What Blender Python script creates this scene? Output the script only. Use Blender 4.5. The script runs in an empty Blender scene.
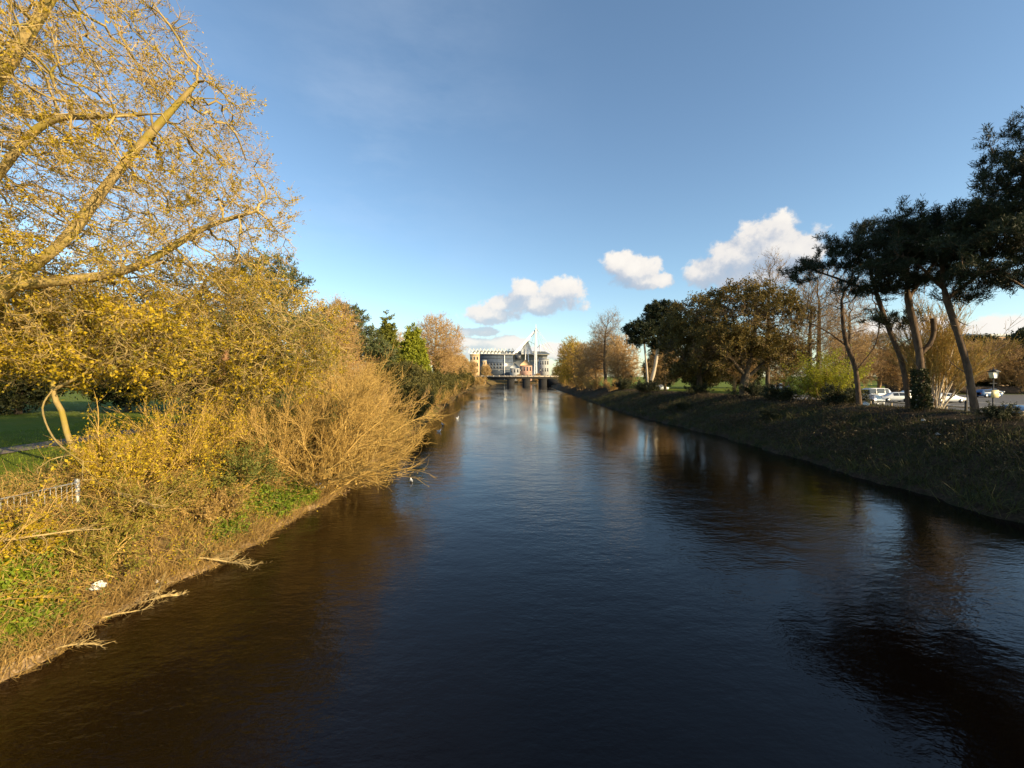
import bpy, math, random
import numpy as np
from mathutils import Vector

random.seed(11)
rng = np.random.default_rng(11)
SC = bpy.context.scene
COL = SC.collection
F = 430.0            # focal length in pixels of the 1024 px wide picture
CAMZ = 6.5
HOR = 376.5          # picture row of the horizon

def at(px, py, Y):
    """world point at depth Y seen at a picture position"""
    return np.array([(px - 512) / F * Y, Y, CAMZ + (HOR - py) / F * Y])

# ------------------------------------------------------------------ objects
def link(o):
    COL.objects.link(o)
    return o

def tag(o, label=None, cat=None, group=None, kind=None):
    if label: o['label'] = label
    if cat: o['category'] = cat
    if group: o['group'] = group
    if kind: o['kind'] = kind
    return o

def thing(name, label, cat, loc=(0, 0, 0), rz=0.0, group=None):
    o = link(bpy.data.objects.new(name, None))
    o.empty_display_size = 0.3
    o.location = [float(v) for v in loc]
    o.rotation_euler = (0, 0, rz)
    return tag(o, label, cat, group)

def dup(root, loc, rz, sc, label, group=None):
    r = root.copy()
    link(r)
    r.location = [float(v) for v in loc]
    r.rotation_euler = (0, 0, rz)
    r.scale = sc if isinstance(sc, tuple) else (sc, sc, sc)
    r['label'] = label
    if group: r['group'] = group
    for ch in list(root.children):
        c = ch.copy(); link(c); c.parent = r
        for g in list(ch.children):
            d = g.copy(); link(d); d.parent = c
    return r

class G:
    """collects faces and builds ONE mesh object"""
    def __init__(s):
        s.V = []; s.F = []; s.M = []; s.T = []; s.n = 0
    def add(s, V, Fq, mat=0, tint=0.5):
        V = np.asarray(V, float).reshape(-1, 3); Fq = np.asarray(Fq, int)
        if len(V) == 0 or len(Fq) == 0: return
        s.V.append(V); s.F.append(Fq + s.n); s.n += len(V)
        s.M.append(np.full(len(Fq), mat, int))
        s.T.append(np.full(len(V), tint, float) if np.isscalar(tint) else np.asarray(tint, float))
    def box(s, c, d, mat=0, rz=0.0, tint=0.5, taper=1.0):
        c = np.array(c, float); hx, hy, hz = d[0] / 2, d[1] / 2, d[2] / 2
        q = np.array([[-hx, -hy, -hz], [hx, -hy, -hz], [hx, hy, -hz], [-hx, hy, -hz],
                      [-hx * taper, -hy * taper, hz], [hx * taper, -hy * taper, hz], [hx * taper, hy * taper, hz], [-hx * taper, hy * taper, hz]])
        if rz:
            ca, sa = math.cos(rz), math.sin(rz)
            q = np.stack([q[:, 0] * ca - q[:, 1] * sa, q[:, 0] * sa + q[:, 1] * ca, q[:, 2]], 1)
        s.add(q + c, [[0, 3, 2, 1], [4, 5, 6, 7], [0, 1, 5, 4], [1, 2, 6, 5], [2, 3, 7, 6], [3, 0, 4, 7]], mat, tint)
        return s
    def bar(s, p, q, r0, r1=None, n=6, mat=0, tint=0.5):
        r1 = r0 if r1 is None else r1
        p = np.array([p], float); q = np.array([q], float)
        d = nrm(q - p)
        V, Fq = tubes(p, q, np.array([r0]), np.array([r1]), d, d, n)
        s.add(V, Fq, mat, tint)
        for k in (0, 1):      # caps as fans of quads
            ring = [k * n + i for i in range(n)]
            base = s.n - 2 * n
            cap = [[base + ring[0], base + ring[i], base + ring[i + 1], base + ring[min(i + 2, n - 1)]] for i in range(1, n - 1, 2)]
            cap = [c for c in cap if len(set(c)) == 4]
            if cap:
                s.F.append(np.array(cap)); s.M.append(np.full(len(cap), mat, int))
        return s
    def prism(s, poly, y0, y1, mat=0, axis=1, tint=0.5):
        """polygon (a,b) swept along an axis; sides are quads, caps are ngons cut into fans"""
        n = len(poly); P = np.array(poly, float)
        def mkp(t):
            z = np.full(n, t)
            return np.stack([P[:, 0], z, P[:, 1]], 1) if axis == 1 else (np.stack([z, P[:, 0], P[:, 1]], 1) if axis == 0 else np.stack([P[:, 0], P[:, 1], z], 1))
        V = np.concatenate([mkp(y0), mkp(y1)])
        s.add(V, [[i, (i + 1) % n, n + (i + 1) % n, n + i] for i in range(n)], mat, tint)
        b = s.n - 2 * n
        for k in (0, n):
            for i in range(1, n - 1):
                s.F.append(np.array([[b + k, b + k + i, b + k + i + 1]])); s.M.append(np.array([mat]))
        return s
    def build(s, name, mats, parent=None, smooth=False):
        me = bpy.data.meshes.new(name)
        V = np.concatenate(s.V)
        sizes = np.concatenate([np.full(len(f), f.shape[1], int) for f in s.F])
        loops = np.concatenate([f.ravel() for f in s.F])
        me.vertices.add(len(V)); me.vertices.foreach_set('co', V.astype(np.float32).ravel())
        me.loops.add(len(loops)); me.loops.foreach_set('vertex_index', loops.astype(np.int32))
        me.polygons.add(len(sizes))
        st = np.concatenate([[0], np.cumsum(sizes)[:-1]])
        me.polygons.foreach_set('loop_start', st.astype(np.int32))
        me.polygons.foreach_set('material_index', np.concatenate(s.M).astype(np.int32))
        if smooth: me.polygons.foreach_set('use_smooth', np.ones(len(sizes), bool))
        me.update(calc_edges=True)
        at_ = me.attributes.new('tint', 'FLOAT', 'POINT')
        at_.data.foreach_set('value', np.concatenate(s.T).astype(np.float32))
        for m in (mats if isinstance(mats, (list, tuple)) else [mats]): me.materials.append(m)
        o = link(bpy.data.objects.new(name, me))
        if parent: o.parent = parent
        return o

# ------------------------------------------------------------------ vector helpers
def nrm(v):
    return v / np.maximum(np.linalg.norm(v, axis=-1, keepdims=True), 1e-9)
def rnd(n):
    return nrm(rng.normal(size=(n, 3)))
REF = nrm(np.array([[0.37, 0.92, 0.11]]))[0]
def frame(D):
    u = nrm(np.cross(D, REF)); v = np.cross(D, u)
    return u, v
def tubes(P0, P1, r0, r1, D0, D1, n):
    a = np.arange(n) * 2 * math.pi / n
    c, s_ = np.cos(a), np.sin(a)
    u0, v0 = frame(D0); u1, v1 = frame(D1)
    R0 = P0[:, None] + r0[:, None, None] * (u0[:, None] * c[None, :, None] + v0[:, None] * s_[None, :, None])
    R1 = P1[:, None] + r1[:, None, None] * (u1[:, None] * c[None, :, None] + v1[:, None] * s_[None, :, None])
    N = len(P0)
    V = np.concatenate([R0, R1], 1).reshape(-1, 3)
    i = np.arange(n); j = (i + 1) % n
    q = np.stack([i, j, j + n, i + n], 1)
    return V, (q[None] + (np.arange(N) * 2 * n)[:, None, None]).reshape(-1, 4)
def chains(P, D, L, n, trop=(0, 0, 0), wander=0.2):
    pts = [P]; d = nrm(D); trop = np.asarray(trop, float)
    for k in range(n):
        d = nrm(d + trop / n + rng.normal(size=d.shape) * wander / math.sqrt(n))
        P = P + d * (L / n)[:, None]
        pts.append(P)
    return np.stack(pts, 1)
def chain_tubes(pts, r0, r1, sides=3):
    N, m, _ = pts.shape
    D = np.gradient(pts, axis=1); D = nrm(D)
    u, v = frame(D.reshape(-1, 3)); u = u.reshape(N, m, 3); v = v.reshape(N, m, 3)
    t = np.linspace(0, 1, m)[None]
    r = r0[:, None] * (1 - t) + r1[:, None] * t
    a = np.arange(sides) * 2 * math.pi / sides
    V = pts[:, :, None] + r[:, :, None, None] * (u[:, :, None] * np.cos(a)[None, None, :, None] + v[:, :, None] * np.sin(a)[None, None, :, None])
    i = np.arange(sides); j = (i + 1) % sides
    q = np.stack([i, j, j + sides, i + sides], 1)
    q = (q[None] + (np.arange(m - 1) * sides)[:, None, None]).reshape(-1, 4)
    Fq = (q[None] + (np.arange(N) * m * sides)[:, None, None]).reshape(-1, 4)
    return V.reshape(-1, 3), Fq
def spawn(pts, k, lo, hi, spread):
    N, m, _ = pts.shape
    idx = np.repeat(np.arange(N), k)
    t = rng.uniform(lo, hi, len(idx)) * (m - 1)
    i0 = np.minimum(t.astype(int), m - 2); f = (t - i0)[:, None]
    a, b = pts[idx, i0], pts[idx, i0 + 1]
    return a * (1 - f) + b * f, nrm(nrm(b - a) + rnd(len(idx)) * spread), idx
def leaves(P, A, l, w):
    n = len(P)
    b = nrm(np.cross(A, rnd(n)))
    l = l * rng.uniform(0.6, 1.25, n)[:, None]; w = w * rng.uniform(0.7, 1.2, n)[:, None]
    V = np.stack([P, P + A * l * 0.5 + b * w * 0.5, P + A * l, P + A * l * 0.5 - b * w * 0.5], 1).reshape(-1, 3)
    return V, np.arange(4 * n).reshape(-1, 4)

# ------------------------------------------------------------------ materials
def newmat(name):
    m = bpy.data.materials.new(name); m.use_nodes = True
    nt = m.node_tree; nt.nodes.clear()
    out = nt.nodes.new('ShaderNodeOutputMaterial')
    return m, nt, out
def N(nt, t, **kw):
    n = nt.nodes.new(t)
    for k, v in kw.items():
        if k in n.inputs: n.inputs[k].default_value = v
        else: setattr(n, k, v)
    return n
def ramp(nt, fac, stops):
    r = nt.nodes.new('ShaderNodeValToRGB')
    el = r.color_ramp.elements
    while len(el) < len(stops): el.new(0.5)
    for e, (p, c) in zip(el, stops):
        e.position = p; e.color = (c[0], c[1], c[2], 1)
    nt.links.new(fac, r.inputs[0])
    return r.outputs[0]
def noise(nt, scale, detail=4, rough=0.6, co=None, stretch=None, kind='Object'):
    tc = nt.nodes.new('ShaderNodeTexCoord')
    src = tc.outputs[kind] if co is None else co
    if stretch:
        mp = nt.nodes.new('ShaderNodeMapping'); mp.inputs['Scale'].default_value = stretch
        nt.links.new(src, mp.inputs[0]); src = mp.outputs[0]
    n = N(nt, 'ShaderNodeTexNoise', Scale=scale, Detail=detail, Roughness=rough)
    nt.links.new(src, n.inputs['Vector'])
    return n.outputs['Fac']
def math_(nt, op, a, b=None, c=None, clamp=False):
    n = nt.nodes.new('ShaderNodeMath'); n.operation = op; n.use_clamp = clamp
    for i, v in enumerate((a, b, c)):
        if v is None: continue
        if isinstance(v, (int, float)): n.inputs[i].default_value = v
        else: nt.links.new(v, n.inputs[i])
    return n.outputs[0]
def mixc(nt, fac, a, b):
    n = nt.nodes.new('ShaderNodeMix'); n.data_type = 'RGBA'
    if isinstance(fac, (int, float)): n.inputs[0].default_value = fac
    else: nt.links.new(fac, n.inputs[0])
    for i, v in ((6, a), (7, b)):
        if isinstance(v, tuple): n.inputs[i].default_value = (v[0], v[1], v[2], 1)
        else: nt.links.new(v, n.inputs[i])
    return n.outputs[2]
def leafmat(name, c0, c1, c2, trans=0.35, clump=0.35):
    m, nt, out = newmat(name)
    a = nt.nodes.new('ShaderNodeAttribute'); a.attribute_name = 'tint'
    n = noise(nt, clump, 3)
    f = math_(nt, 'ADD', math_(nt, 'MULTIPLY', a.outputs['Fac'], 0.6), math_(nt, 'MULTIPLY_ADD', n, 1.3, -0.45), clamp=True)
    col = ramp(nt, f, [(0.0, c0), (0.5, c1), (1.0, c2)])
    p = N(nt, 'ShaderNodeBsdfPrincipled', Roughness=0.6)
    p.inputs['Specular IOR Level'].default_value = 0.25
    nt.links.new(col, p.inputs['Base Color'])
    t = nt.nodes.new('ShaderNodeBsdfTranslucent'); nt.links.new(col, t.inputs[0])
    mx = nt.nodes.new('ShaderNodeMixShader'); mx.inputs[0].default_value = trans
    nt.links.new(p.outputs[0], mx.inputs[1]); nt.links.new(t.outputs[0], mx.inputs[2])
    nt.links.new(mx.outputs[0], out.inputs[0])
    return m
def barkmat(name, c0, c1, scale=3.0, stretch=(1, 1, 0.25), moss=None):
    m, nt, out = newmat(name)
    a = nt.nodes.new('ShaderNodeAttribute'); a.attribute_name = 'tint'
    n = noise(nt, scale, 6, 0.7, stretch=stretch)
    f = math_(nt, 'ADD', math_(nt, 'MULTIPLY_ADD', n, 1.6, -0.55), math_(nt, 'MULTIPLY', a.outputs['Fac'], 0.5), clamp=True)
    col = ramp(nt, f, [(0.1, c0), (0.9, c1)])
    if moss:
        mn = noise(nt, 0.9, 4)
        col = mixc(nt, ramp(nt, mn, [(0.5, (0, 0, 0)), (0.62, (0.8, 0.8, 0.8))]), col, moss)
    p = N(nt, 'ShaderNodeBsdfPrincipled', Roughness=0.85)
    p.inputs['Specular IOR Level'].default_value = 0.15
    nt.links.new(col, p.inputs['Base Color'])
    b = N(nt, 'ShaderNodeBump', Strength=0.6, Distance=0.05); nt.links.new(n, b.inputs['Height'])
    nt.links.new(b.outputs[0], p.inputs['Normal'])
    nt.links.new(p.outputs[0], out.inputs[0])
    return m
def plain(name, c, rough=0.6, metal=0.0, var=0.12, scale=6.0, coat=0.0):
    m, nt, out = newmat(name)
    n = noise(nt, scale, 5)
    k0 = tuple(v * (1 - var) for v in c); k1 = tuple(min(1, v * (1 + var)) for v in c)
    p = N(nt, 'ShaderNodeBsdfPrincipled', Roughness=rough, Metallic=metal)
    p.inputs['Coat Weight'].default_value = coat
    nt.links.new(ramp(nt, n, [(0.3, k0), (0.7, k1)]), p.inputs['Base Color'])
    nt.links.new(p.outputs[0], out.inputs[0])
    return m

M = {}
M['gold_leaf'] = leafmat('golden_leaf', (0.16, 0.13, 0.010), (0.46, 0.325, 0.016), (0.66, 0.47, 0.026), 0.35)
M['olive_leaf'] = leafmat('olive_leaf', (0.10, 0.10, 0.015), (0.23, 0.20, 0.03), (0.38, 0.31, 0.04), 0.35)
M['oak_leaf'] = leafmat('evergreen_oak_leaf', (0.05, 0.042, 0.013), (0.13, 0.097, 0.022), (0.27, 0.18, 0.04), 0.3)
M['dark_leaf'] = leafmat('dark_evergreen_leaf', (0.018, 0.024, 0.01), (0.04, 0.045, 0.016), (0.09, 0.085, 0.025), 0.15)
M['bright_leaf'] = leafmat('fresh_green_leaf', (0.07, 0.11, 0.012), (0.17, 0.24, 0.02), (0.30, 0.36, 0.03), 0.35)
M['yellow_leaf'] = leafmat('yellow_green_leaf', (0.14, 0.15, 0.012), (0.30, 0.30, 0.02), (0.46, 0.44, 0.03), 0.4)
M['ivy_leaf'] = leafmat('ivy_leaf', (0.045, 0.046, 0.014), (0.11, 0.10, 0.025), (0.24, 0.18, 0.04), 0.2)
M['bank_dry'] = leafmat('shaded_dead_bracken', (0.034, 0.024, 0.012), (0.08, 0.057, 0.028), (0.16, 0.115, 0.05), 0.2)  # darker copy of the dry plants, right bank shade put into the colour
M['bank_green'] = leafmat('shade_grass', (0.024, 0.03, 0.008), (0.06, 0.062, 0.015), (0.125, 0.115, 0.03), 0.2)  # grass greens darkened too, the bank's shade is in the colour
M['mid_leaf'] = leafmat('mid_green_leaf', (0.05, 0.07, 0.015), (0.13, 0.15, 0.03), (0.24, 0.22, 0.04), 0.3)
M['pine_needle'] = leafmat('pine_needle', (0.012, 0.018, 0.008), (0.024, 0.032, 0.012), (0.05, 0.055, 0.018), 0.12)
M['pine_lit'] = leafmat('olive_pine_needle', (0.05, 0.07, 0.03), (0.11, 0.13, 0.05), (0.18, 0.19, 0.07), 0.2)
M['cone_leaf'] = leafmat('cypress_spray', (0.045, 0.055, 0.012), (0.13, 0.14, 0.02), (0.28, 0.25, 0.03), 0.2, 0.2)
M['yellow_cone'] = leafmat('golden_cypress_spray', (0.10, 0.12, 0.012), (0.24, 0.26, 0.02), (0.38, 0.36, 0.03), 0.2, 0.2)
M['bud'] = leafmat('swelling_bud', (0.26, 0.16, 0.04), (0.42, 0.27, 0.06), (0.56, 0.37, 0.08), 0.2)
M['dry_leaf'] = leafmat('dry_leaf', (0.15, 0.09, 0.03), (0.32, 0.20, 0.06), (0.50, 0.33, 0.11), 0.25)
M['pale_bark'] = barkmat('pale_bark', (0.26, 0.18, 0.07), (0.58, 0.43, 0.19))
M['gold_bark'] = barkmat('mossy_golden_bark', (0.16, 0.11, 0.04), (0.48, 0.36, 0.15), 2.5, moss=(0.27, 0.21, 0.03))
M['tan_twig'] = barkmat('tan_twig', (0.30, 0.185, 0.05), (0.56, 0.375, 0.12))
M['brown_twig'] = barkmat('brown_twig', (0.20, 0.125, 0.06), (0.40, 0.26, 0.13))
M['orange_twig'] = barkmat('orange_twig', (0.36, 0.22, 0.09), (0.60, 0.40, 0.19))
M['dark_bark'] = barkmat('dark_bark', (0.045, 0.035, 0.026), (0.15, 0.11, 0.075), 4)
M['pine_bark'] = barkmat('pine_bark', (0.035, 0.024, 0.018), (0.19, 0.125, 0.08), 4, (1, 1, 0.35))
M['red_bark'] = barkmat('red_pine_bark', (0.16, 0.08, 0.045), (0.38, 0.20, 0.11), 4, (1, 1, 0.35))
M['white_wood'] = barkmat('sunlit_pale_wood', (0.35, 0.28, 0.20), (0.62, 0.52, 0.40))  # pale stems, the sunlight on them is put into the bark colour

# ------------------------------------------------------------------ terrain shape
YL = [-300, 5, 9, 11, 15, 19, 22.5, 50, 95, 155, 220, 285, 310, 360, 420]
XL = [-12, -11.2, -10.8, -10.5, -10.1, -9.6, -9.5, -11.2, -14.2, -18.5, -20.5, -16, -15, -15, -15]
YR = [-300, 0, 19, 48, 68, 90, 150, 220, 290, 360, 420]
XR = [23, 22.6, 22.4, 22.4, 20.4, 20.0, 21.0, 22.0, 26.5, 30, 34]
def xl(y): return np.interp(y, YL, XL) + 0.25 * np.sin(np.asarray(y) * 0.9) * np.exp(-np.abs(np.asarray(y)) / 60) + 0.12 * np.sin(np.asarray(y) * 2.7)
def xr(y): return np.interp(y, YR, XR) + 0.26 * np.sin(np.asarray(y) * 0.83 + np.sin(np.asarray(y) * 0.31)) + 0.12 * np.sin(np.asarray(y) * 3.1)
PLu = [-8, -2, 0, 0.3, 0.9, 1.8, 3.2, 4.4, 6, 10, 30, 100, 4000]
PLz = [-1.6, -0.8, -0.06, 0.22, 0.42, 0.95, 1.95, 2.45, 2.85, 3.0, 3.0, 3.1, 3.4]
PRu = [-8, -2, 0, 0.4, 1.4, 4, 7.5, 9, 11.5, 15, 18, 60, 4000]
PRz = [-1.6, -0.8, -0.06, 0.3, 0.75, 2.1, 3.75, 4.1, 4.15, 3.1, 2.5, 2.5, 2.5]
def wob(x, y):
    return (np.sin(x * 0.7 + 1.3 * np.sin(y * 0.41)) * np.sin(y * 0.55 + 0.8 * np.sin(x * 0.33)) * 0.6 + np.sin(x * 1.9 + y * 1.1) * np.sin(y * 1.7 - x * 0.6) * 0.3 + np.sin(x * 4.1 - y * 2.3) * np.sin(y * 3.7 + x * 1.3) * 0.15)
def H(x, y):
    x = np.asarray(x, float); y = np.asarray(y, float)
    a, b = xl(y), xr(y)
    ul, ur = a - x, x - b
    zl = np.interp(ul, PLu, PLz); zr = np.interp(ur, PRu, PRz)
    crest = np.interp(y, [60, 90, 120, 200], [0.94, 0.83, 0.74, 0.7])
    zr = np.where(zr > 0.4, np.where(ur < 13, 0.4 + (zr - 0.4) * crest, np.maximum(0.4 + (zr - 0.4) * crest, 2.5)), zr)
    amp = np.where(ul > 0, np.interp(ul, [0, 0.3, 1.5, 5, 9], [0.05, 0.10, 0.30, 0.22, 0.04]), np.interp(ur, [0, 0.4, 2, 9, 13, 17], [0.04, 0.08, 0.22, 0.18, 0.12, 0.0]))
    mid = (ul < 0) & (ur < 0)
    z = np.where(ul > 0, zl, zr)
    zm = np.maximum(np.interp(ul, PLu, PLz), np.interp(ur, PRu, PRz))
    z = np.where(mid, zm, z + amp * wob(x, y))
    fill = np.clip((y - 385) / 45, 0, 1)
    return z * (1 - fill) + 3.0 * fill
def Hs(x, y): return float(H(x, y))

def terrain():
    ul = np.concatenate([np.linspace(0, 8, 34), np.geomspace(8.5, 60, 34), np.geomspace(70, 4000, 14)])
    ur = np.concatenate([np.linspace(0, 13, 46), np.geomspace(13.5, 60, 30), np.geomspace(70, 4000, 14)])
    bed = np.linspace(0, 1, 12)[1:-1]
    ys = np.concatenate([np.linspace(-300, -10, 14), np.linspace(-8, 70, 200), np.linspace(71, 200, 110), np.linspace(203, 440, 60), np.geomspace(460, 5000, 16)])
    rows = []
    for y in ys:
        a, b = float(xl(y)), float(xr(y))
        rows.append(np.concatenate([(a - ul)[::-1], a + (b - a) * bed, b + ur]))
    X = np.array(rows); Y = np.repeat(ys[:, None], X.shape[1], 1)
    Z = H(X, Y)
    nY, nX = X.shape
    V = np.stack([X, Y, Z], 2).reshape(-1, 3)
    i = np.arange(nY - 1)[:, None] * nX + np.arange(nX - 1)[None]
    Fq = np.stack([i, i + 1, i + 1 + nX, i + nX], 2).reshape(-1, 4)
    g = G(); g.add(V, Fq)
    m, nt, out = newmat('ground_soil_and_turf')
    ge = nt.nodes.new('ShaderNodeNewGeometry')
    zo = nt.nodes.new('ShaderNodeAttribute'); zo.attribute_name = 'zone'
    n1 = noise(nt, 0.8, 6, 0.65, ge.outputs['Position']); n2 = noise(nt, 5.0, 6, 0.7, ge.outputs['Position'])
    n3 = noise(nt, 24, 4, 0.7, ge.outputs['Position'])
    soil = ramp(nt, n2, [(0.3, (0.045, 0.028, 0.014)), (0.5, (0.13, 0.08, 0.035)), (0.72, (0.26, 0.17, 0.075))])
    soil = mixc(nt, ramp(nt, n1, [(0.5, (0, 0, 0)), (0.6, (0.75, 0.75, 0.75))]), soil, ramp(nt, n3, [(0.3, (0.03, 0.045, 0.01)), (0.7, (0.13, 0.15, 0.025))]))
    lawn = ramp(nt, n3, [(0.25, (0.05, 0.075, 0.008)), (0.55, (0.12, 0.17, 0.014)), (0.8, (0.21, 0.25, 0.03))])
    lawn = mixc(nt, ramp(nt, n1, [(0.4, (0, 0, 0)), (0.66, (0.6, 0.6, 0.6))]), lawn, (0.17, 0.16, 0.035))
    sand = ramp(nt, n2, [(0.3, (0.16, 0.10, 0.05)), (0.7, (0.46, 0.33, 0.19))])
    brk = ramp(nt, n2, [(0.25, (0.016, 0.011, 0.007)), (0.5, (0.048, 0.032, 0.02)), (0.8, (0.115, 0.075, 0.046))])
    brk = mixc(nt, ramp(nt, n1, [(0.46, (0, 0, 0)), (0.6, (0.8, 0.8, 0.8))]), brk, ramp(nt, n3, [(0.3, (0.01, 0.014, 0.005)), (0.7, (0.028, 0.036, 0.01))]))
    sep = nt.nodes.new('ShaderNodeSeparateColor'); nt.links.new(zo.outputs['Color'], sep.inputs[0])
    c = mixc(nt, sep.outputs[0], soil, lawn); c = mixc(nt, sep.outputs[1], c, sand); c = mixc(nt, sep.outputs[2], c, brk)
    p = N(nt, 'ShaderNodeBsdfPrincipled', Roughness=0.95); p.inputs['Specular IOR Level'].default_value = 0.1
    nt.links.new(c, p.inputs['Base Color'])
    b = N(nt, 'ShaderNodeBump', Strength=0.8, Distance=0.12); nt.links.new(n2, b.inputs['Height']); nt.links.new(b.outputs[0], p.inputs['Normal'])
    nt.links.new(p.outputs[0], out.inputs[0])
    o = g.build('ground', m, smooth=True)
    a, b_ = xl(V[:, 1]), xr(V[:, 1])
    u1, u2 = a - V[:, 0], V[:, 0] - b_
    lawnw = np.where(u1 > 0, np.interp(u1, [5.0, 6.5], [0, 1]), np.interp(u2, [10.5, 13], [0, 1]))
    sandw = np.interp(u1, [-1, 0.0, 0.25, 0.6], [0, 1, 1, 0]) * np.interp(V[:, 1], [24, 40], [1, 0.0])
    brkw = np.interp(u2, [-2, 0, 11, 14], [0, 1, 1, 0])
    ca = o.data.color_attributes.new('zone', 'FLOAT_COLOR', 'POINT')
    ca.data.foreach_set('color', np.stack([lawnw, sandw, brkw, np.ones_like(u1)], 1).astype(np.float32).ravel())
    tag(o, kind='structure')

def ribbon(name, xs0, xs1, ys, dz, mat, cols=8):
    g = G()
    rows = []
    for y, a, b in zip(ys, xs0, xs1):
        x = np.linspace(a, b, cols)
        rows.append(np.stack([x, np.full(cols, y), H(x, np.full(cols, y)) + dz], 1))
    V = np.array(rows); n = len(ys)
    i = np.arange(n - 1)[:, None] * cols + np.arange(cols - 1)[None]
    g.add(V.reshape(-1, 3), np.stack([i, i + 1, i + 1 + cols, i + cols], 2).reshape(-1, 4))
    return tag(g.build(name, mat, smooth=True), kind='structure')

def water():
    m, nt, out = newmat('river_water')
    ge = nt.nodes.new('ShaderNodeNewGeometry')
    P = ge.outputs['Position']
    w1 = noise(nt, 0.55, 3, 0.5, P, (1.0, 1.6, 1)); w2 = noise(nt, 2.6, 3, 0.55, P, (1.0, 1.7, 1)); w3 = noise(nt, 8.0, 2, 0.5, P, (1, 1.5, 1))
    calm = ramp(nt, noise(nt, 0.05, 3, 0.5, P, (1.8, 0.7, 1)), [(0.38, (0.22,) * 3), (0.62, (1.0,) * 3)])
    h = math_(nt, 'ADD', math_(nt, 'MULTIPLY', w1, 0.055), math_(nt, 'ADD', math_(nt, 'MULTIPLY', w2, 0.020), math_(nt, 'MULTIPLY', w3, 0.008)))
    h = math_(nt, 'MULTIPLY', h, calm)
    b = N(nt, 'ShaderNodeBump', Strength=1.0, Distance=1.0); nt.links.new(h, b.inputs['Height'])
    p = N(nt, 'ShaderNodeBsdfPrincipled', Roughness=0.06, IOR=1.32)
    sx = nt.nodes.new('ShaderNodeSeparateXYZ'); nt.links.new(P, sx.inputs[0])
    silt_shade = math_(nt, 'ADD', sx.outputs[0], math_(nt, 'MULTIPLY', noise(nt, 0.12, 3, 0.5, P), 5.0))     # brown silt by the left bank; shade painted in as black towards the right
    nt.links.new(ramp(nt, math_(nt, 'MULTIPLY_ADD', silt_shade, 0.06, 0.70, clamp=True), [(0.1, (0.014, 0.0055, 0.0012)), (0.45, (0.0045, 0.002, 0.0007)), (0.9, (0.0016, 0.0010, 0.0007))]), p.inputs['Base Color'])
    nt.links.new(b.outputs[0], p.inputs['Normal'])
    nt.links.new(p.outputs[0], out.inputs[0])
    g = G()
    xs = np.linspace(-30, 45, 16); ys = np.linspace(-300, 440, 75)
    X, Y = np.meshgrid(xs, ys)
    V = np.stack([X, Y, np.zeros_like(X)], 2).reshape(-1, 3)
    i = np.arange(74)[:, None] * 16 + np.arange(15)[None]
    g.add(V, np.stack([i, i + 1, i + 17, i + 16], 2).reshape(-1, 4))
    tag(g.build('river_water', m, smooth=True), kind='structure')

# ------------------------------------------------------------------ tree growing
def blobs_points(blobs, n):
    w = np.array([b[3] * b[4] * b[5] * (b[6] if len(b) > 6 else 1) for b in blobs]); w /= w.sum()
    k = rng.choice(len(blobs), n, p=w)
    B = np.array([b[:6] for b in blobs])[k]
    r = rng.uniform(0, 1, (n, 1)) ** 0.42
    return B[:, :3] + rnd(n) * r * B[:, 3:6]
def smooth_path(pts, step):
    P = np.array(pts, float)
    Q = [P[0]]
    for i in range(len(P) - 1):
        p0 = P[max(i - 1, 0)]; p1 = P[i]; p2 = P[i + 1]; p3 = P[min(i + 2, len(P) - 1)]
        k = max(2, int(np.linalg.norm(p2 - p1) / step))
        for t in np.linspace(0, 1, k + 1)[1:]:
            Q.append(0.5 * (2 * p1 + (p2 - p0) * t + (2 * p0 - 5 * p1 + 4 * p2 - p3) * t * t + (3 * p1 - p0 - 3 * p2 + p3) * t ** 3))
    return np.array(Q)
def colonize(att, paths, step, kill, maxn, trop=0.0, jit=0.15, free_from=0.0):
    nodes = []; par = []
    for pi, path in enumerate(paths):
        Q = smooth_path(path, step)
        if pi == 0:
            start = -1
        else:
            arr = np.array(nodes); start = int(np.argmin(np.linalg.norm(arr - Q[0], axis=1))); Q = Q[1:]
        for q in Q:
            nodes.append(q); par.append(start); start = len(nodes) - 1
    nodes = np.array(nodes); par = list(par)
    nmain = len(nodes)
    low = nodes[:, 2] < free_from
    d2 = np.full(len(att), 1e18); best = np.zeros(len(att), int)
    def upd(new, off):
        nonlocal d2, best
        if len(new) == 0: return
        for s0 in range(0, len(att), 4000):
            A = att[s0:s0 + 4000]
            D = ((A[:, None] - new[None]) ** 2).sum(2)
            j = D.argmin(1); dm = D[np.arange(len(A)), j]
            c = dm < d2[s0:s0 + 4000]
            best[s0:s0 + 4000] = np.where(c, j + off if np.isscalar(off) else off[j], best[s0:s0 + 4000])
            d2[s0:s0 + 4000] = np.where(c, dm, d2[s0:s0 + 4000])
    hi = np.where(~low)[0]
    upd(nodes[hi], hi)
    chunks = [nodes]; total = len(nodes)
    allp = nodes
    for it in range(400):
        keep = d2 > kill * kill
        att, d2, best = att[keep], d2[keep], best[keep]
        if len(att) == 0 or total > maxn: break
        acc = np.zeros((total, 3)); np.add.at(acc, best, nrm(att - allp[best]))
        act = np.unique(best)
        d = nrm(nrm(acc[act]) + rng.normal(size=(len(act), 3)) * jit + np.array([0, 0, trop]))
        new = allp[act] + d * step
        off = total
        allp = np.concatenate([allp, new]); par.extend(act.tolist()); total += len(new)
        upd(new, off)
    return allp, np.array(par), nmain
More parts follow.
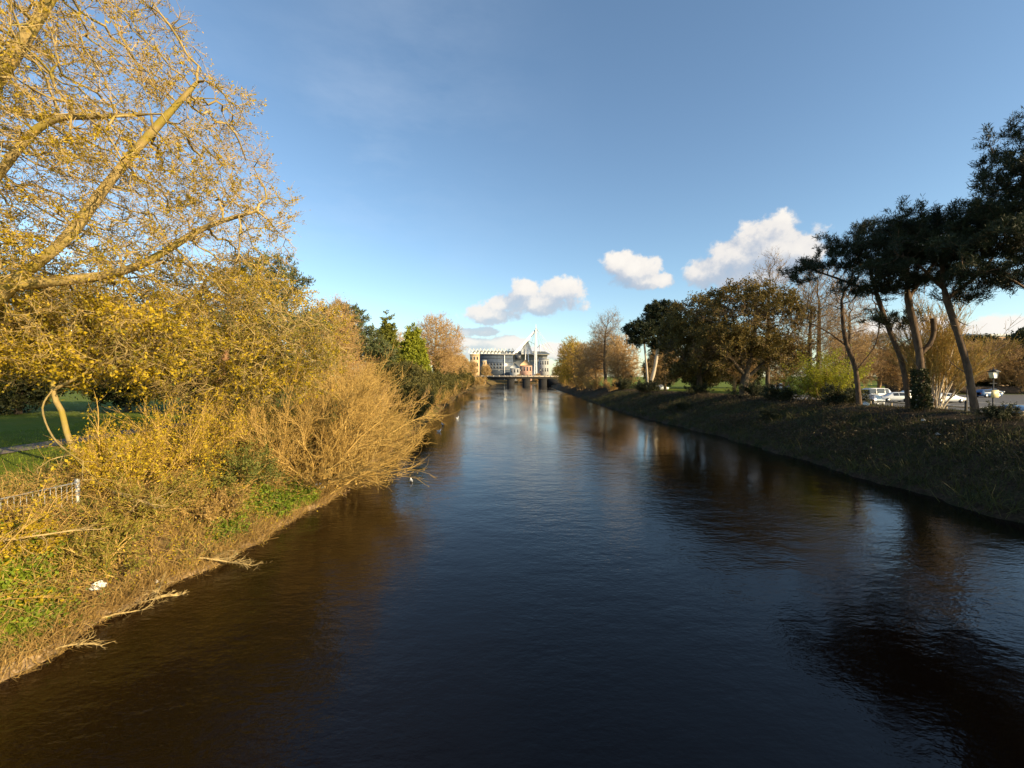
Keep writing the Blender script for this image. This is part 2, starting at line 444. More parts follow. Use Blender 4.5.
def grow(blobs, paths, n_att, step, kill, R, tip, maxn=5000, trop=0.0, jit=0.15, e=2.3, free_from=0.0):
    P, par, nmain = colonize(blobs_points(blobs, n_att), paths, step, kill, maxn, trop, jit, free_from)
    n = len(P); r = np.zeros(n); has = np.zeros(n, bool); main = np.full(n, -1); mr = np.zeros(n)
    acc = np.zeros(n)
    for i in range(n - 1, -1, -1):
        r[i] = acc[i] ** (1 / e) if has[i] else 1.0
        p = par[i]
        if p >= 0:
            acc[p] += r[i] ** e; has[p] = True
            if r[i] > mr[p]: mr[p] = r[i]; main[p] = i
    gam = math.log(R / tip) / math.log(max(r[0], 1.5))
    r = tip * r ** gam
    for i in range(1, n):
        p = par[i]
        if main[p] == i and r[p] > tip * 2: r[i] = max(r[i], 0.80 * r[p])
    D = np.zeros((n, 3)); pp = np.maximum(par, 0)
    D = nrm(P - P[pp]); D[0] = [0, 0, 1]
    m2 = np.where(main >= 0, main, np.arange(n))
    Dn = nrm(D + np.where((main >= 0)[:, None], D[m2], 0) + 1e-6)
    return dict(P=P, par=par, r=r, D=D, Dn=Dn, tip=~has, nmain=nmain)
def branch_mesh(g, t, rmin=0.0, mat=0, base_flare=1.35):
    e = np.where((t['par'] >= 0) & (t['r'] >= rmin))[0]
    p = t['par'][e]
    r1 = t['r'][e]; r0 = np.minimum(t['r'][p], r1 * 1.5)
    fl = np.exp(-(t['P'][:, 2] - t['P'][0, 2]) / 0.5)
    fl = 1 + (base_flare - 1) * np.clip(fl, 0, 1) * (np.arange(len(t['P'])) < t['nmain'])
    r0 = r0 * fl[p]; r1 = r1 * fl[e]
    big = r1 > 0.07
    mid = (r1 > 0.02) & ~big
    for sel, n in ((big, 9), (mid, 5), (~big & ~mid, 3)):
        if sel.any():
            s = e[sel]; q = p[sel]
            straight = r0[sel] >= t['r'][q] * 0.8
            D0 = np.where(straight[:, None], t['Dn'][q], t['D'][s])
            V, Fq = tubes(t['P'][q], t['P'][s], r0[sel], r1[sel], D0, t['Dn'][s], n)
            g.add(V, Fq, mat, 0.5 if n == 9 else np.repeat(rng.uniform(0.3, 0.7, len(s)) if n == 5 else rng.uniform(0, 1, len(s)), 2 * n))

def tree(name, label, cat, base, blobs, paths, n_att, step, kill, R, tip, bark, twig=None, leaf=None, group=None, maxn=5000, trop=0.0, jit=0.15, free_from=0.0, extra=None, e=2.3, stubs=(), snags=0):
    """twig: dict(mat,k,L,r,spread,trop,n,sub,subL,rmax); leaf: dict(mat,k,l,w,dir,where)"""
    root = thing(name, label, cat, base, 0, group)
    t = grow(blobs, paths, n_att, step, kill, R, tip, maxn, trop, jit, e, free_from)
    for (q, rad, rs) in stubs:      # sawn off limbs keep their thickness
        near = (np.linalg.norm(t['P'] - np.array(q), axis=1) < rad) & (np.arange(len(t['P'])) < t['nmain'])
        t['r'][near] = np.maximum(t['r'][near], rs)
    t['r'] = t['r'] * np.where(t['r'] > 0.1, rng.uniform(0.93, 1.07, len(t['r'])), 1)
    g = G(); branch_mesh(g, t)
    if snags:                        # dead side branches low on the stem
        c = np.where((np.arange(len(t['P'])) < t['nmain']) & (t['r'] > 0.1) & (t['P'][:, 2] > free_from * 0.55))[0]
        i = rng.choice(c, snags)
        d = rnd(snags); d[:, 2] = np.abs(d[:, 2]) * 0.5
        C = chains(t['P'][i], d, rng.uniform(0.4, 2.4, snags), 5, (0, 0, 0.1), 0.4)
        V, Fq = chain_tubes(C, rng.uniform(0.025, 0.06, snags), np.full(snags, 0.01), 5); g.add(V, Fq, 0, 0.5)
        p_, d_, _ = spawn(C, 3, 0.4, 1.0, 0.8)
        C = chains(p_, d_, rng.uniform(0.2, 0.7, len(p_)), 3, (0, 0, 0), 0.3)
        V, Fq = chain_tubes(C, np.full(len(p_), 0.012), np.full(len(p_), 0.005), 3); g.add(V, Fq, 0, 0.5)
    g.build('trunk', bark, root, smooth=True)
    crown = G(); mats = []
    rmax = (twig or {}).get('rmax', tip * 2.2)
    thin = np.where((t['r'] < rmax) & (np.arange(len(t['P'])) >= t['nmain'] * 0 + 1) & (t['P'][:, 2] > free_from))[0]
    thin = thin[(thin >= t['nmain']) | t['tip'][thin]]
    lp = [t['P'][thin]]; ld = [t['D'][thin]]
    if twig:
        mats.append(twig['mat']); k = twig['k']
        idx = np.repeat(thin, k)
        L = twig['L'] * rng.uniform(0.4, 1.2, len(idx))
        C = chains(t['P'][idx], nrm(t['D'][idx] + rnd(len(idx)) * twig.get('spread', 0.9)), L, twig.get('n', 3), twig.get('trop', (0, 0, 0.2)), twig.get('wander', 0.3))
        V, Fq = chain_tubes(C, np.full(len(C), twig['r']), np.full(len(C), twig['r'] * 0.35), 3)
        crown.add(V, Fq, 0, np.repeat(rng.uniform(0, 1, len(C)), C.shape[1] * 3))
        if twig.get('sub'):
            p, d, _ = spawn(C, twig['sub'], 0.2, 0.95, 0.9)
            C2 = chains(p, d, twig.get('subL', twig['L'] * 0.5) * rng.uniform(0.4, 1.2, len(p)), 2, twig.get('trop', (0, 0, 0.2)), 0.3)
            V, Fq = chain_tubes(C2, np.full(len(C2), twig['r'] * 0.6), np.full(len(C2), twig['r'] * 0.25), 3)
            crown.add(V, Fq, 0, np.repeat(rng.uniform(0, 1, len(C2)), C2.shape[1] * 3))
            lp.append(C2.reshape(-1, 3)); ld.append(nrm(np.gradient(C2, axis=1)).reshape(-1, 3))
        lp.append(C[:, 1:].reshape(-1, 3)); ld.append(nrm(np.gradient(C, axis=1))[:, 1:].reshape(-1, 3))
    lp = np.concatenate(lp); ld = np.concatenate(ld)
    for lf in (leaf if isinstance(leaf, list) else [leaf] if leaf else []):
        mats.append(lf['mat']); mi = len(mats) - 1
        nl = int(len(lp) * lf['k'])
        # clumped choice: leaf density varies through the crown
        c = lf.get('clump', 0.0)
        w = np.ones(len(lp))
        if c:
            s = lf.get('cscale', 1.2)
            w = np.clip(0.5 + c * (np.sin(lp[:, 0] / s + 2.1 * np.sin(lp[:, 2] / s * 0.8)) * np.sin(lp[:, 1] / s * 1.1 + 1.7 * np.sin(lp[:, 0] / s * 0.7)) + 0.6 * np.sin(lp[:, 2] / s * 1.4 + lp[:, 0] / s * 0.4)), 0.02, None)
        per = lf.get('per', 1)
        i = np.repeat(rng.choice(len(lp), max(1, nl // per), p=w / w.sum()), per); nl = len(i)
        A = nrm(ld[i] * lf.get('along', 0.3) + rnd(nl) + np.array(lf.get('dir', (0, 0, 0.0))))
        V, Fq = leaves(lp[i] + rng.normal(size=(nl, 3)) * lf.get('off', 0.05), A, lf['l'], lf['w'])
        crown.add(V, Fq, mi, np.repeat(rng.uniform(0, 1, nl), 4))
    if extra: extra(root, t)
    crown.build('crown', mats, root)
    return root

def shrub(name, label, cat, base, n, L, aim, spread, trop, r, barkm, k1, k2, leaf=None, group=None, base_r=0.5, wander=0.25, rsub=0.45, lo=0.15):
    root = thing(name, label, cat, base, 0, group)
    b = rng.normal(size=(n, 3)) * np.array([base_r, base_r, 0.0])
    D = nrm(nrm(np.array([aim], float)) + rng.normal(size=(n, 3)) * np.asarray(spread))
    D[:, 2] = np.abs(D[:, 2]) * 0.9 + 0.02
    C = chains(b - np.array([0, 0, 0.15]), nrm(D), L * rng.uniform(0.55, 1.1, n), 9, trop, wander)
    g = G()
    rr = r * rng.uniform(0.5, 1.2, n)
    V, Fq = chain_tubes(C, rr, rr * 0.2, 5); g.add(V, Fq, 0, np.repeat(rng.uniform(0, 1, n), 10 * 5))
    g.build('stem', barkm[0], root, smooth=True)
    h = G(); mats = [barkm[1]]
    p, d, i1 = spawn(C, k1, lo, 0.97, 0.55)
    C1 = chains(p, d + np.array([0, 0, 0.25]), L * 0.36 * rng.uniform(0.3, 1.1, len(p)), 5, trop, wander)
    V, Fq = chain_tubes(C1, np.full(len(p), r * rsub), np.full(len(p), r * 0.1), 3); h.add(V, Fq, 0, np.repeat(rng.uniform(0, 1, len(p)), 18))
    pts = [C1[:, 1:].reshape(-1, 3)]
    if k2:
        p, d, _ = spawn(C1, k2, 0.15, 0.97, 0.6)
        C2 = chains(p, d + np.array([0, 0, 0.2]), L * 0.15 * rng.uniform(0.4, 1.2, len(p)), 3, (0, 0, 0.1), wander)
        V, Fq = chain_tubes(C2, np.full(len(p), r * 0.2), np.full(len(p), r * 0.07), 3); h.add(V, Fq, 0, np.repeat(rng.uniform(0, 1, len(p)), 12))
        pts.append(C2[:, 1:].reshape(-1, 3))
    pts = np.concatenate(pts)
    for lf in (leaf if isinstance(leaf, list) else [leaf] if leaf else []):
        mats.append(lf['mat'])
        nl = int(len(pts) * lf['k']); i = rng.integers(0, len(pts), nl)
        V, Fq = leaves(pts[i] + rng.normal(size=(nl, 3)) * lf.get('off', 0.05), nrm(rnd(nl) + np.array(lf.get('dir', (0, 0, 0)))), lf['l'], lf['w'])
        h.add(V, Fq, len(mats) - 1, np.repeat(rng.uniform(0, 1, nl), 4))
    h.build('crown', mats, root)
    return root

# ------------------------------------------------------------------ light, sky, camera
SUN = nrm(np.array([0.80, -0.50, 0.325]))
el = math.asin(SUN[2]); azs = math.atan2(SUN[0], SUN[1])

def sky():
    w = bpy.data.worlds.new("World"); SC.world = w; w.use_nodes = True
    nt = w.node_tree; nt.nodes.clear()
    out = nt.nodes.new('ShaderNodeOutputWorld')
    st = nt.nodes.new('ShaderNodeTexSky'); st.sky_type = 'NISHITA'; st.sun_disc = False
    st.sun_elevation = el; st.sun_rotation = azs
    st.air_density = 1.0; st.dust_density = 0.5; st.ozone_density = 1.2; st.altitude = 0
    bg = nt.nodes.new('ShaderNodeBackground'); bg.inputs[1].default_value = 0.113
    wb = nt.nodes.new('ShaderNodeMix'); wb.data_type = 'RGBA'; wb.blend_type = 'MULTIPLY'; wb.inputs[0].default_value = 1.0; wb.inputs[7].default_value = (0.90, 1.0, 1.04, 1)
    nt.links.new(st.outputs[0], wb.inputs[6]); nt.links.new(wb.outputs[2], bg.inputs[0])
    tc = nt.nodes.new('ShaderNodeTexCoord')
    sp = nt.nodes.new('ShaderNodeSeparateXYZ'); nt.links.new(tc.outputs['Generated'], sp.inputs[0])
    az = math_(nt, 'ARCTAN2', sp.outputs[0], sp.outputs[1]); elv = math_(nt, 'ARCSINE', sp.outputs[2])
    cb = nt.nodes.new('ShaderNodeCombineXYZ'); nt.links.new(az, cb.inputs[0]); nt.links.new(elv, cb.inputs[1])
    # cumulus: lobes (picture col, row, half width, half height) turned into bearing and elevation
    lobes = [(768, 247, 50, 27), (738, 258, 32, 20), (800, 250, 28, 22), (712, 272, 36, 15), (752, 276, 60, 12),
             (634, 271, 32, 17), (618, 266, 18, 13), (648, 282, 30, 9),
             (560, 292, 24, 14), (524, 290, 17, 12), (540, 303, 48, 13), (490, 315, 32, 10), (498, 306, 14, 9),
             (480, 332, 26, 5), (476, 345, 40, 8), (510, 343, 26, 9), (545, 352, 40, 9), (440, 356, 50, 9),
             (945, 246, 44, 14), (1010, 330, 70, 16), (905, 330, 60, 14)]
    def field(vec):
        nz = N(nt, 'ShaderNodeTexNoise', Scale=21.0, Detail=9.0, Roughness=0.62); nt.links.new(vec, nz.inputs['Vector'])
        f = None
        for px, py, a, b in lobes:
            a *= 1.06; b *= 1.12
            dx, dz = (px - 512) / F, (HOR - py) / F
            A = math.atan(dx); E = math.atan(dz / math.sqrt(1 + dx * dx))
            ka = 1 / (a / F / (1 + dx * dx)); ke = 1 / (b / F / math.sqrt(1 + dx * dx))
            mp = nt.nodes.new('ShaderNodeVectorMath'); mp.operation = 'MULTIPLY_ADD'
            nt.links.new(vec, mp.inputs[0]); mp.inputs[1].default_value = (ka, ke, 0); mp.inputs[2].default_value = (-A * ka, -E * ke, 0)
            ln = nt.nodes.new('ShaderNodeVectorMath'); ln.operation = 'LENGTH'; nt.links.new(mp.outputs[0], ln.inputs[0])
            v = math_(nt, 'SUBTRACT', 1.0, ln.outputs['Value'])
            f = v if f is None else math_(nt, 'SMOOTH_MAX', f, v, 0.25)
        return math_(nt, 'ADD', math_(nt, 'MAXIMUM', f, -1.0), math_(nt, 'MULTIPLY_ADD', nz.outputs['Fac'], 1.7, -0.85))
    f0 = field(cb.outputs[0])
    off = nt.nodes.new('ShaderNodeVectorMath'); off.operation = 'ADD'; off.inputs[1].default_value = (0.017, 0.034, 0)
    nt.links.new(cb.outputs[0], off.inputs[0])
    f1 = field(off.outputs[0])
    dens = nt.nodes.new('ShaderNodeMapRange'); dens.interpolation_type = 'SMOOTHSTEP'
    nt.links.new(f0, dens.inputs[0]); dens.inputs[1].default_value = 0.02; dens.inputs[2].default_value = 0.36
    lit = math_(nt, 'MULTIPLY_ADD', math_(nt, 'SUBTRACT', f0, f1), 0.50, 0.42, clamp=True)
    ccol = ramp(nt, lit, [(0.0, (0.40, 0.45, 0.56)), (0.38, (0.55, 0.57, 0.64)), (0.66, (0.95, 0.89, 0.83)), (1.0, (1.0, 0.96, 0.90))])
    # thin high wisps
    wn = noise(nt, 2.2, 7, 0.62, tc.outputs['Generated'], (1.2, 1.0, 3.6)); wn2 = noise(nt, 1.1, 3, 0.5, tc.outputs['Generated'])
    wisp = math_(nt, 'MULTIPLY', ramp(nt, wn, [(0.46, (0, 0, 0)), (0.85, (0.9, 0.9, 0.9))]), ramp(nt, wn2, [(0.42, (0, 0, 0)), (0.66, (0.4,) * 3)]))
    wisp = math_(nt, 'MULTIPLY', wisp, math_(nt, 'MULTIPLY_ADD', az, -1.4, 0.25, clamp=True))
    cbg = nt.nodes.new('ShaderNodeBackground'); nt.links.new(ccol, cbg.inputs[0]); cbg.inputs[1].default_value = 0.54
    wbg = nt.nodes.new('ShaderNodeBackground'); wbg.inputs[0].default_value = (0.60, 0.68, 0.80, 1); wbg.inputs[1].default_value = 0.72
    m1 = nt.nodes.new('ShaderNodeMixShader'); nt.links.new(wisp, m1.inputs[0]); nt.links.new(bg.outputs[0], m1.inputs[1]); nt.links.new(wbg.outputs[0], m1.inputs[2])
    m2 = nt.nodes.new('ShaderNodeMixShader'); nt.links.new(math_(nt, 'MULTIPLY', dens.outputs[0], math_(nt, 'MULTIPLY_ADD', lit, 0.45, 0.58, clamp=True)), m2.inputs[0])
    nt.links.new(m1.outputs[0], m2.inputs[1]); nt.links.new(cbg.outputs[0], m2.inputs[2])
    nt.links.new(m2.outputs[0], out.inputs[0])
sky()
sl = bpy.data.lights.new('sun', 'SUN'); sl.energy = 5.0; sl.angle = math.radians(0.55); sl.color = (1.0, 0.78, 0.45)
so = link(bpy.data.objects.new('sun', sl)); so.rotation_euler = Vector(-SUN).to_track_quat('-Z', 'Y').to_euler()
cd = bpy.data.cameras.new('camera'); cam = link(bpy.data.objects.new('camera', cd)); SC.camera = cam
cd.sensor_width = 36; cd.lens = 36 * F / 1024; cd.clip_end = 12000; cd.clip_start = 0.1
cam.location = (0, 0, CAMZ); cam.rotation_euler = (math.radians(90) - math.atan((384 - HOR) / F), 0, 0)
vs = SC.view_settings; vs.view_transform = 'Standard'; vs.look = 'None'; vs.exposure = 0.88; vs.gamma = 1
SC.cycles.max_bounces = 6; SC.cycles.diffuse_bounces = 3; SC.cycles.glossy_bounces = 3; SC.cycles.transmission_bounces = 3; SC.cycles.transparent_max_bounces = 4
SC.cycles.use_denoising = True; SC.cycles.denoiser = 'OPENIMAGEDENOISE'; SC.cycles.denoising_input_passes = 'RGB_ALBEDO_NORMAL'
SC.cycles.sample_clamp_indirect = 4.0

# ------------------------------------------------------------------ setting
terrain(); water()
bpy.data.objects['ground']['label'] = 'ground of earth river banks and green park lawn'
bpy.data.objects['river_water']['label'] = 'dark rippled river running to the bridge'
ys = np.linspace(-40, 130, 140)
tarmac = plain('worn_path_tarmac', (0.20, 0.15, 0.12), 0.9, var=0.3, scale=3)
ribbon('path', xl(np.full(140, 25.)) - 15.2 - 0.02 * (ys - 25), xl(np.full(140, 25.)) - 13.0 - 0.02 * (ys - 25), ys, 0.03, tarmac)['label'] = 'tarmac footpath across the left lawn'
asphalt = plain('car_park_asphalt', (0.075, 0.07, 0.068), 0.9, var=0.3, scale=1.5)
g = G(); g.add([[42, -30, 2.62], [170, -30, 2.62], [170, 93, 2.62], [42, 93, 2.62]], [[0, 1, 2, 3]])
tag(g.build('car_park', asphalt), 'grey asphalt car park behind the pines', kind='structure')
wpaint = plain('road_paint', (0.7, 0.7, 0.68), 0.8)
g = G()
for k in range(22):
    g.box((58.0, 28 + k * 2.6, 2.626), (4.8, 0.1, 0.004)); g.box((70.0, 28 + k * 2.6, 2.626), (4.8, 0.1, 0.004))
tag(g.build('road_markings', wpaint), 'white bay lines painted on the car park', kind='structure')
g = G(); g.box((41.9, 31, 2.62), (0.25, 120, 0.24))
tag(g.build('kerb', plain('kerb_stone', (0.3, 0.28, 0.26), 0.9)), 'stone kerb along the car park edge', kind='structure')

# ------------------------------------------------------------------ undergrowth and grass (nobody could count it)
def bank_points(n, side, u0, u1, y0, y1, p=1.0):
    y = y0 + (y1 - y0) * rng.uniform(0, 1, n) ** p
    u = rng.uniform(u0, u1, n)
    x = xl(y) - u if side < 0 else xr(y) + u
    return np.stack([x, y, H(x, y)], 1)
g = G()
P = bank_points(19000, -1, 0.45, 6.6, 3, 75, 1.7)
k = (P[:, 1] < 28) | (rng.uniform(size=len(P)) < 0.6)
P = P[k]
clump = 0.5 + 0.5 * np.sin(P[:, 0] * 1.3 + 2 * np.sin(P[:, 1] * 0.6)) * np.sin(P[:, 1] * 1.1)
P = P[rng.uniform(size=len(P)) < 0.25 + 0.75 * clump]
hole = np.sin(P[:, 0] * 2.3 + 1.7 * np.sin(P[:, 1] * 1.2)) * np.sin(P[:, 1] * 1.9 + 0.6 * P[:, 0])
P = P[hole < 0.55]
nP = len(P)
C = chains(P, nrm(rnd(nP) * 0.9 + np.array([0.15, 0, 0.8])), rng.uniform(0.5, 1.0, nP) ** 2 * np.interp(xl(P[:, 1]) - P[:, 0], [0.4, 1.6, 3, 4.0, 4.8], [0.9, 1.8, 2.6, 2.2, 0.9]), 6, (0.25, 0, -1.2), 0.5)
C[:, :, 2] = np.maximum(C[:, :, 2], H(C[:, :, 0], C[:, :, 1]) + 0.02)
V, Fq = chain_tubes(C, rng.uniform(0.007, 0.016, nP), np.full(nP, 0.004), 3)
g.add(V, Fq, 0, np.repeat(rng.uniform(0, 1, nP), 21))
p2, d2, _ = spawn(C, 3, 0.2, 0.95, 0.9)
C2 = chains(p2, d2, rng.uniform(0.15, 0.6, len(p2)), 3, (0, 0, 0.1), 0.4)
V, Fq = chain_tubes(C2, np.full(len(p2), 0.005), np.full(len(p2), 0.002), 3); g.add(V, Fq, 0, np.repeat(rng.uniform(0, 1, len(p2)), 12))
pts = np.concatenate([C.reshape(-1, 3), C2.reshape(-1, 3)])
green = np.sin(pts[:, 0] * 0.9 + 1.5 * np.sin(pts[:, 1] * 0.45)) * np.sin(pts[:, 1] * 0.7 + 1) + rng.normal(size=len(pts)) * 0.5
for mi, sel, cnt, l, w in ((1, green > 0.4, 26000, 0.075, 0.045), (2, green < 0.2, 34000, 0.08, 0.04), (3, green < 9, 44000, 0.15, 0.022)):
    idx = rng.choice(np.where(sel)[0], cnt)
    V, Fq = leaves(pts[idx] + rng.normal(size=(cnt, 3)) * 0.06, nrm(rnd(cnt) + np.array([0.2, 0, 0.4])), l, w)
    g.add(V, Fq, mi, np.repeat(rng.uniform(0, 1, cnt), 4))
tag(g.build('undergrowth', [M['tan_twig'], M['mid_leaf'], M['gold_leaf'], M['dry_leaf']]), 'tangle of brambles and tan stems covering the left bank', 'undergrowth', kind='stuff')

def blades(P, L0, L1, w, lean):
    n = len(P)
    d = nrm(rnd(n) * lean + np.array([0, 0, 1.0]))
    b = nrm(np.cross(d, rnd(n))) * w
    L = rng.uniform(L0, L1, (n, 1))
    mid = P + d * L * 0.55; tip = P + d * L + rnd(n) * L * 0.25
    V = np.stack([P - b, P + b, mid + b * 0.7, mid - b * 0.7, mid - b * 0.7, mid + b * 0.7, tip + b * 0.1, tip - b * 0.1], 1).reshape(-1, 3)
    return V, np.arange(8 * n).reshape(-1, 4)
g = G()
P = bank_points(26000, -1, 0.5, 7.5, 3, 60, 1.5)
P = P[rng.uniform(size=len(P)) < 0.45]
V, Fq = blades(P, 0.12, 0.45, 0.008, 0.7); g.add(V, Fq, 0, np.repeat(rng.uniform(0, 1, len(P)), 8))
P = np.concatenate([bank_points(24000, -1, 0.4, 7.5, 3, 60, 1.6), bank_points(9000, -1, 0.05, 0.6, 3, 30, 1.2)])
V, Fq = blades(P, 0.2, 0.75, 0.008, 1.3); g.add(V, Fq, 1, np.repeat(rng.uniform(0, 1, len(P)), 8))
P = bank_points(30000, -1, 5.5, 22, 8, 45)
V, Fq = blades(P, 0.05, 0.14, 0.009, 0.6); g.add(V, Fq, 0, np.repeat(rng.uniform(0, 1, len(P)), 8))
tag(g.build('bank_grass', [M['bright_leaf'], M['dry_leaf']]), 'rough green and straw grass on the left bank', 'grass', kind='stuff')
g = G()
for (ux, yy, sx, n) in ((1.1, 19.5, 0.8, 700), (1.7, 17.8, 0.6, 350), (0.8, 21.0, 0.6, 350), (1.0, 16.2, 0.4, 160), (2.4, 11.0, 0.8, 520), (1.8, 9.0, 0.8, 900), (1.2, 10.4, 0.5, 260)):
    x = float(xl(yy)) - ux + rng.normal(size=n) * sx * 0.5; y = yy + rng.normal(size=n) * sx * 0.7
    x = np.minimum(x, xl(y) - 0.35)
    P = np.stack([x, y, H(x, y)], 1)
    C = chains(P, nrm(rnd(n) * 0.5 + np.array([0.1, 0, 1])), rng.uniform(0.15, 0.55, n), 3, (0, 0, 0), 0.3)
    V, Fq = chain_tubes(C, np.full(n, 0.006), np.full(n, 0.003), 3); g.add(V, Fq, 0, 0.5)
    pp = np.repeat(C[:, 1:].reshape(-1, 3), 3, 0)
    V, Fq = leaves(pp, nrm(rnd(len(pp)) + np.array([0.2, -0.1, 0.3])), 0.12, 0.075); g.add(V, Fq, 0, np.repeat(rng.uniform(0, 1, len(pp)), 4))
tag(g.build('nettle_undergrowth', M['bright_leaf']), 'bright green nettles and spring weeds above the water edge', 'weeds', kind='stuff')
g = G()
P = bank_points(27000, 1, 0.25, 7.0, 12, 110, 1.4)
V, Fq = blades(P, 0.2, 0.75, 0.013, 0.9); g.add(V, Fq, 0, np.repeat(rng.uniform(0, 1, len(P)), 8))
P = bank_points(40000, 1, 0.4, 9.5, 12, 120, 1.4)
P = P[np.sin(P[:, 0] * 0.8 + 2 * np.sin(P[:, 1] * 0.33)) * np.sin(P[:, 1] * 0.6 + P[:, 0] * .5) + rng.normal(size=len(P)) * 0.35 > 0.1]
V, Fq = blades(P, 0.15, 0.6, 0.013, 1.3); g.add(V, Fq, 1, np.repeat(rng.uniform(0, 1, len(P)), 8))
P = bank_points(2600, 1, -0.15, 0.9, 12, 130, 1.3)
P = P[np.sin(P[:, 1] * 1.1 + 2 * np.sin(P[:, 1] * 0.23)) + rng.normal(size=len(P)) * 0.5 > 0.0]
V, Fq = blades(P, 0.4, 1.25, 0.014, 0.8); g.add(V, Fq, 0, np.repeat(rng.uniform(0.3, 1, len(P)), 8))
P = bank_points(9000, 1, 9.0, 13.5, 12, 120, 1.3)
V, Fq = blades(P, 0.06, 0.22, 0.012, 0.6); g.add(V, Fq, 0, np.repeat(rng.uniform(0, 1, len(P)), 8))
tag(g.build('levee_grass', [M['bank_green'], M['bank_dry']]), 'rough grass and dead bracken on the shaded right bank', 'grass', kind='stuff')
g = G()
P = bank_points(9000, 1, 1.5, 8.8, 12, 100, 1.4)
P = P[np.sin(P[:, 0] * 0.9 + 1.7 * np.sin(P[:, 1] * 0.27)) * np.sin(P[:, 1] * 0.45 - P[:, 0] * .4) + rng.normal(size=len(P)) * 0.25 > 0.25]
nP = len(P)
C = chains(P, nrm(rnd(nP) + np.array([-0.2, 0, 0.8])), rng.uniform(0.4, 1.5, nP), 5, (0, 0, -1.2), 0.4)
C[:, :, 2] = np.maximum(C[:, :, 2], H(C[:, :, 0], C[:, :, 1]) + 0.02)
V, Fq = chain_tubes(C, np.full(nP, 0.012), np.full(nP, 0.005), 3); g.add(V, Fq, 0, np.repeat(rng.uniform(0, 1, nP), 18))
pts = C.reshape(-1, 3); idx = rng.integers(0, len(pts), 22000)
V, Fq = leaves(pts[idx] + rng.normal(size=(22000, 3)) * 0.08, nrm(rnd(22000) + np.array([-0.2, 0, 0.5])), 0.13, 0.08)
g.add(V, Fq, 1, np.repeat(rng.uniform(0, 1, 22000), 4))
tag(g.build('levee_brambles', [M['dark_bark'], M['bank_dry']]), 'low dark brambles creeping over the right bank', 'brambles', kind='stuff')

# ------------------------------------------------------------------ left bank trees
def sub(items, base):
    b = np.array(base)
    return [tuple(np.array(i[:3]) - b) + tuple(i[3:]) for i in items]
def subp(paths, base):
    b = np.array(base)
    return [[tuple(np.array(p) - b) for p in path] for path in paths]
def gp(x, y): return (x, y, Hs(x, y) - 0.05)

gold_twig = dict(mat=M['pale_bark'], k=3, L=0.72, r=0.0115, spread=0.9, trop=(0, 0, 0.1), n=3, sub=2, subL=0.4, rmax=0.032, wander=0.35)
b = gp(-19.3, 15.2)
tree('broadleaf_tree', 'tallest golden spring tree towering over the left bank, trunk out of view', 'tree', b,
     sub([(-18.0, 16.5, 14.6, 8.4, 7.3, 8.2), (-15.0, 17.0, 12.9, 6.4, 5.0, 4.2, 1.3), (-19, 14, 20, 6.5, 5, 5)], b),
     subp([[b, (-19.2, 15.1, 5.5), (-18.9, 15.0, 8.2)],
           [(-18.9, 15.0, 8.2), (-17.4, 15.0, 9.7), (-15.6, 15.1, 11.3), (-14.4, 15.4, 13.3), (-13.2, 15.6, 15.0), (-11.4, 15.8, 17.2)],
           [(-17.4, 15.0, 9.7), (-15.6, 15.8, 10.1), (-13.9, 16.2, 10.7), (-11.8, 16.6, 12.2), (-10.0, 17, 13.0)],
           [(-18.9, 15.0, 8.2), (-18.0, 14.4, 11.5), (-16.6, 14.2, 13.4), (-15.2, 14.2, 14.8), (-13.4, 14.2, 15.0), (-11.6, 14.4, 15.2)],
           [(-18.0, 14.4, 11.5), (-18.4, 15, 15.5), (-16.8, 15.4, 19), (-15.5, 15.8, 22)],
           [(-18.9, 15.0, 8.2), (-20.5, 16, 13), (-21, 17, 18)]], b),
     4900, 0.42, 0.62, 0.50, 0.015, M['gold_bark'], gold_twig,
     [dict(mat=M['gold_leaf'], k=0.72, l=0.11, w=0.045, clump=0.8, cscale=0.9, off=0.05, per=6), dict(mat=M['bud'], k=0.28, l=0.09, w=0.04, off=0.04)], maxn=9000, trop=0.05, jit=0.3, free_from=4.0, e=2.2)
b = gp(-16.6, 23.0)
tree('broadleaf_tree', 'wide low golden tree behind the bank, crown reaching over the willow scrub', 'tree', b,
     sub([(-16.0, 22.5, 8.6, 6.6, 4.0, 4.0), (-12.0, 22.0, 8.0, 3.8, 3.0, 3.0), (-19.5, 21, 9.0, 4.5, 3.5, 3.2)], b),
     subp([[b, (-16.7, 22.9, 4.5), (-16.2, 22.7, 6.0)], [(-16.2, 22.7, 6.0), (-14.5, 22.2, 7.2), (-12.2, 21.9, 8.2), (-10.2, 21.8, 9.4)],
           [(-16.2, 22.7, 6.0), (-16.6, 22.2, 8.5), (-15.8, 22.0, 11.0)], [(-16.6, 22.9, 5.0), (-18.6, 21.8, 6.6), (-20.6, 21, 8.2)]], b),
     3000, 0.42, 0.62, 0.34, 0.016, M['gold_bark'], dict(gold_twig, k=4, L=0.85, r=0.012, rmax=0.036),
     [dict(mat=M['gold_leaf'], k=0.7, l=0.15, w=0.06, clump=0.65, cscale=1.0, off=0.06, per=6), dict(mat=M['olive_leaf'], k=0.3, l=0.14, w=0.065, clump=0.3, off=0.1)], maxn=7000, jit=0.3, free_from=1.0)
b = gp(-16.4, 16.6)
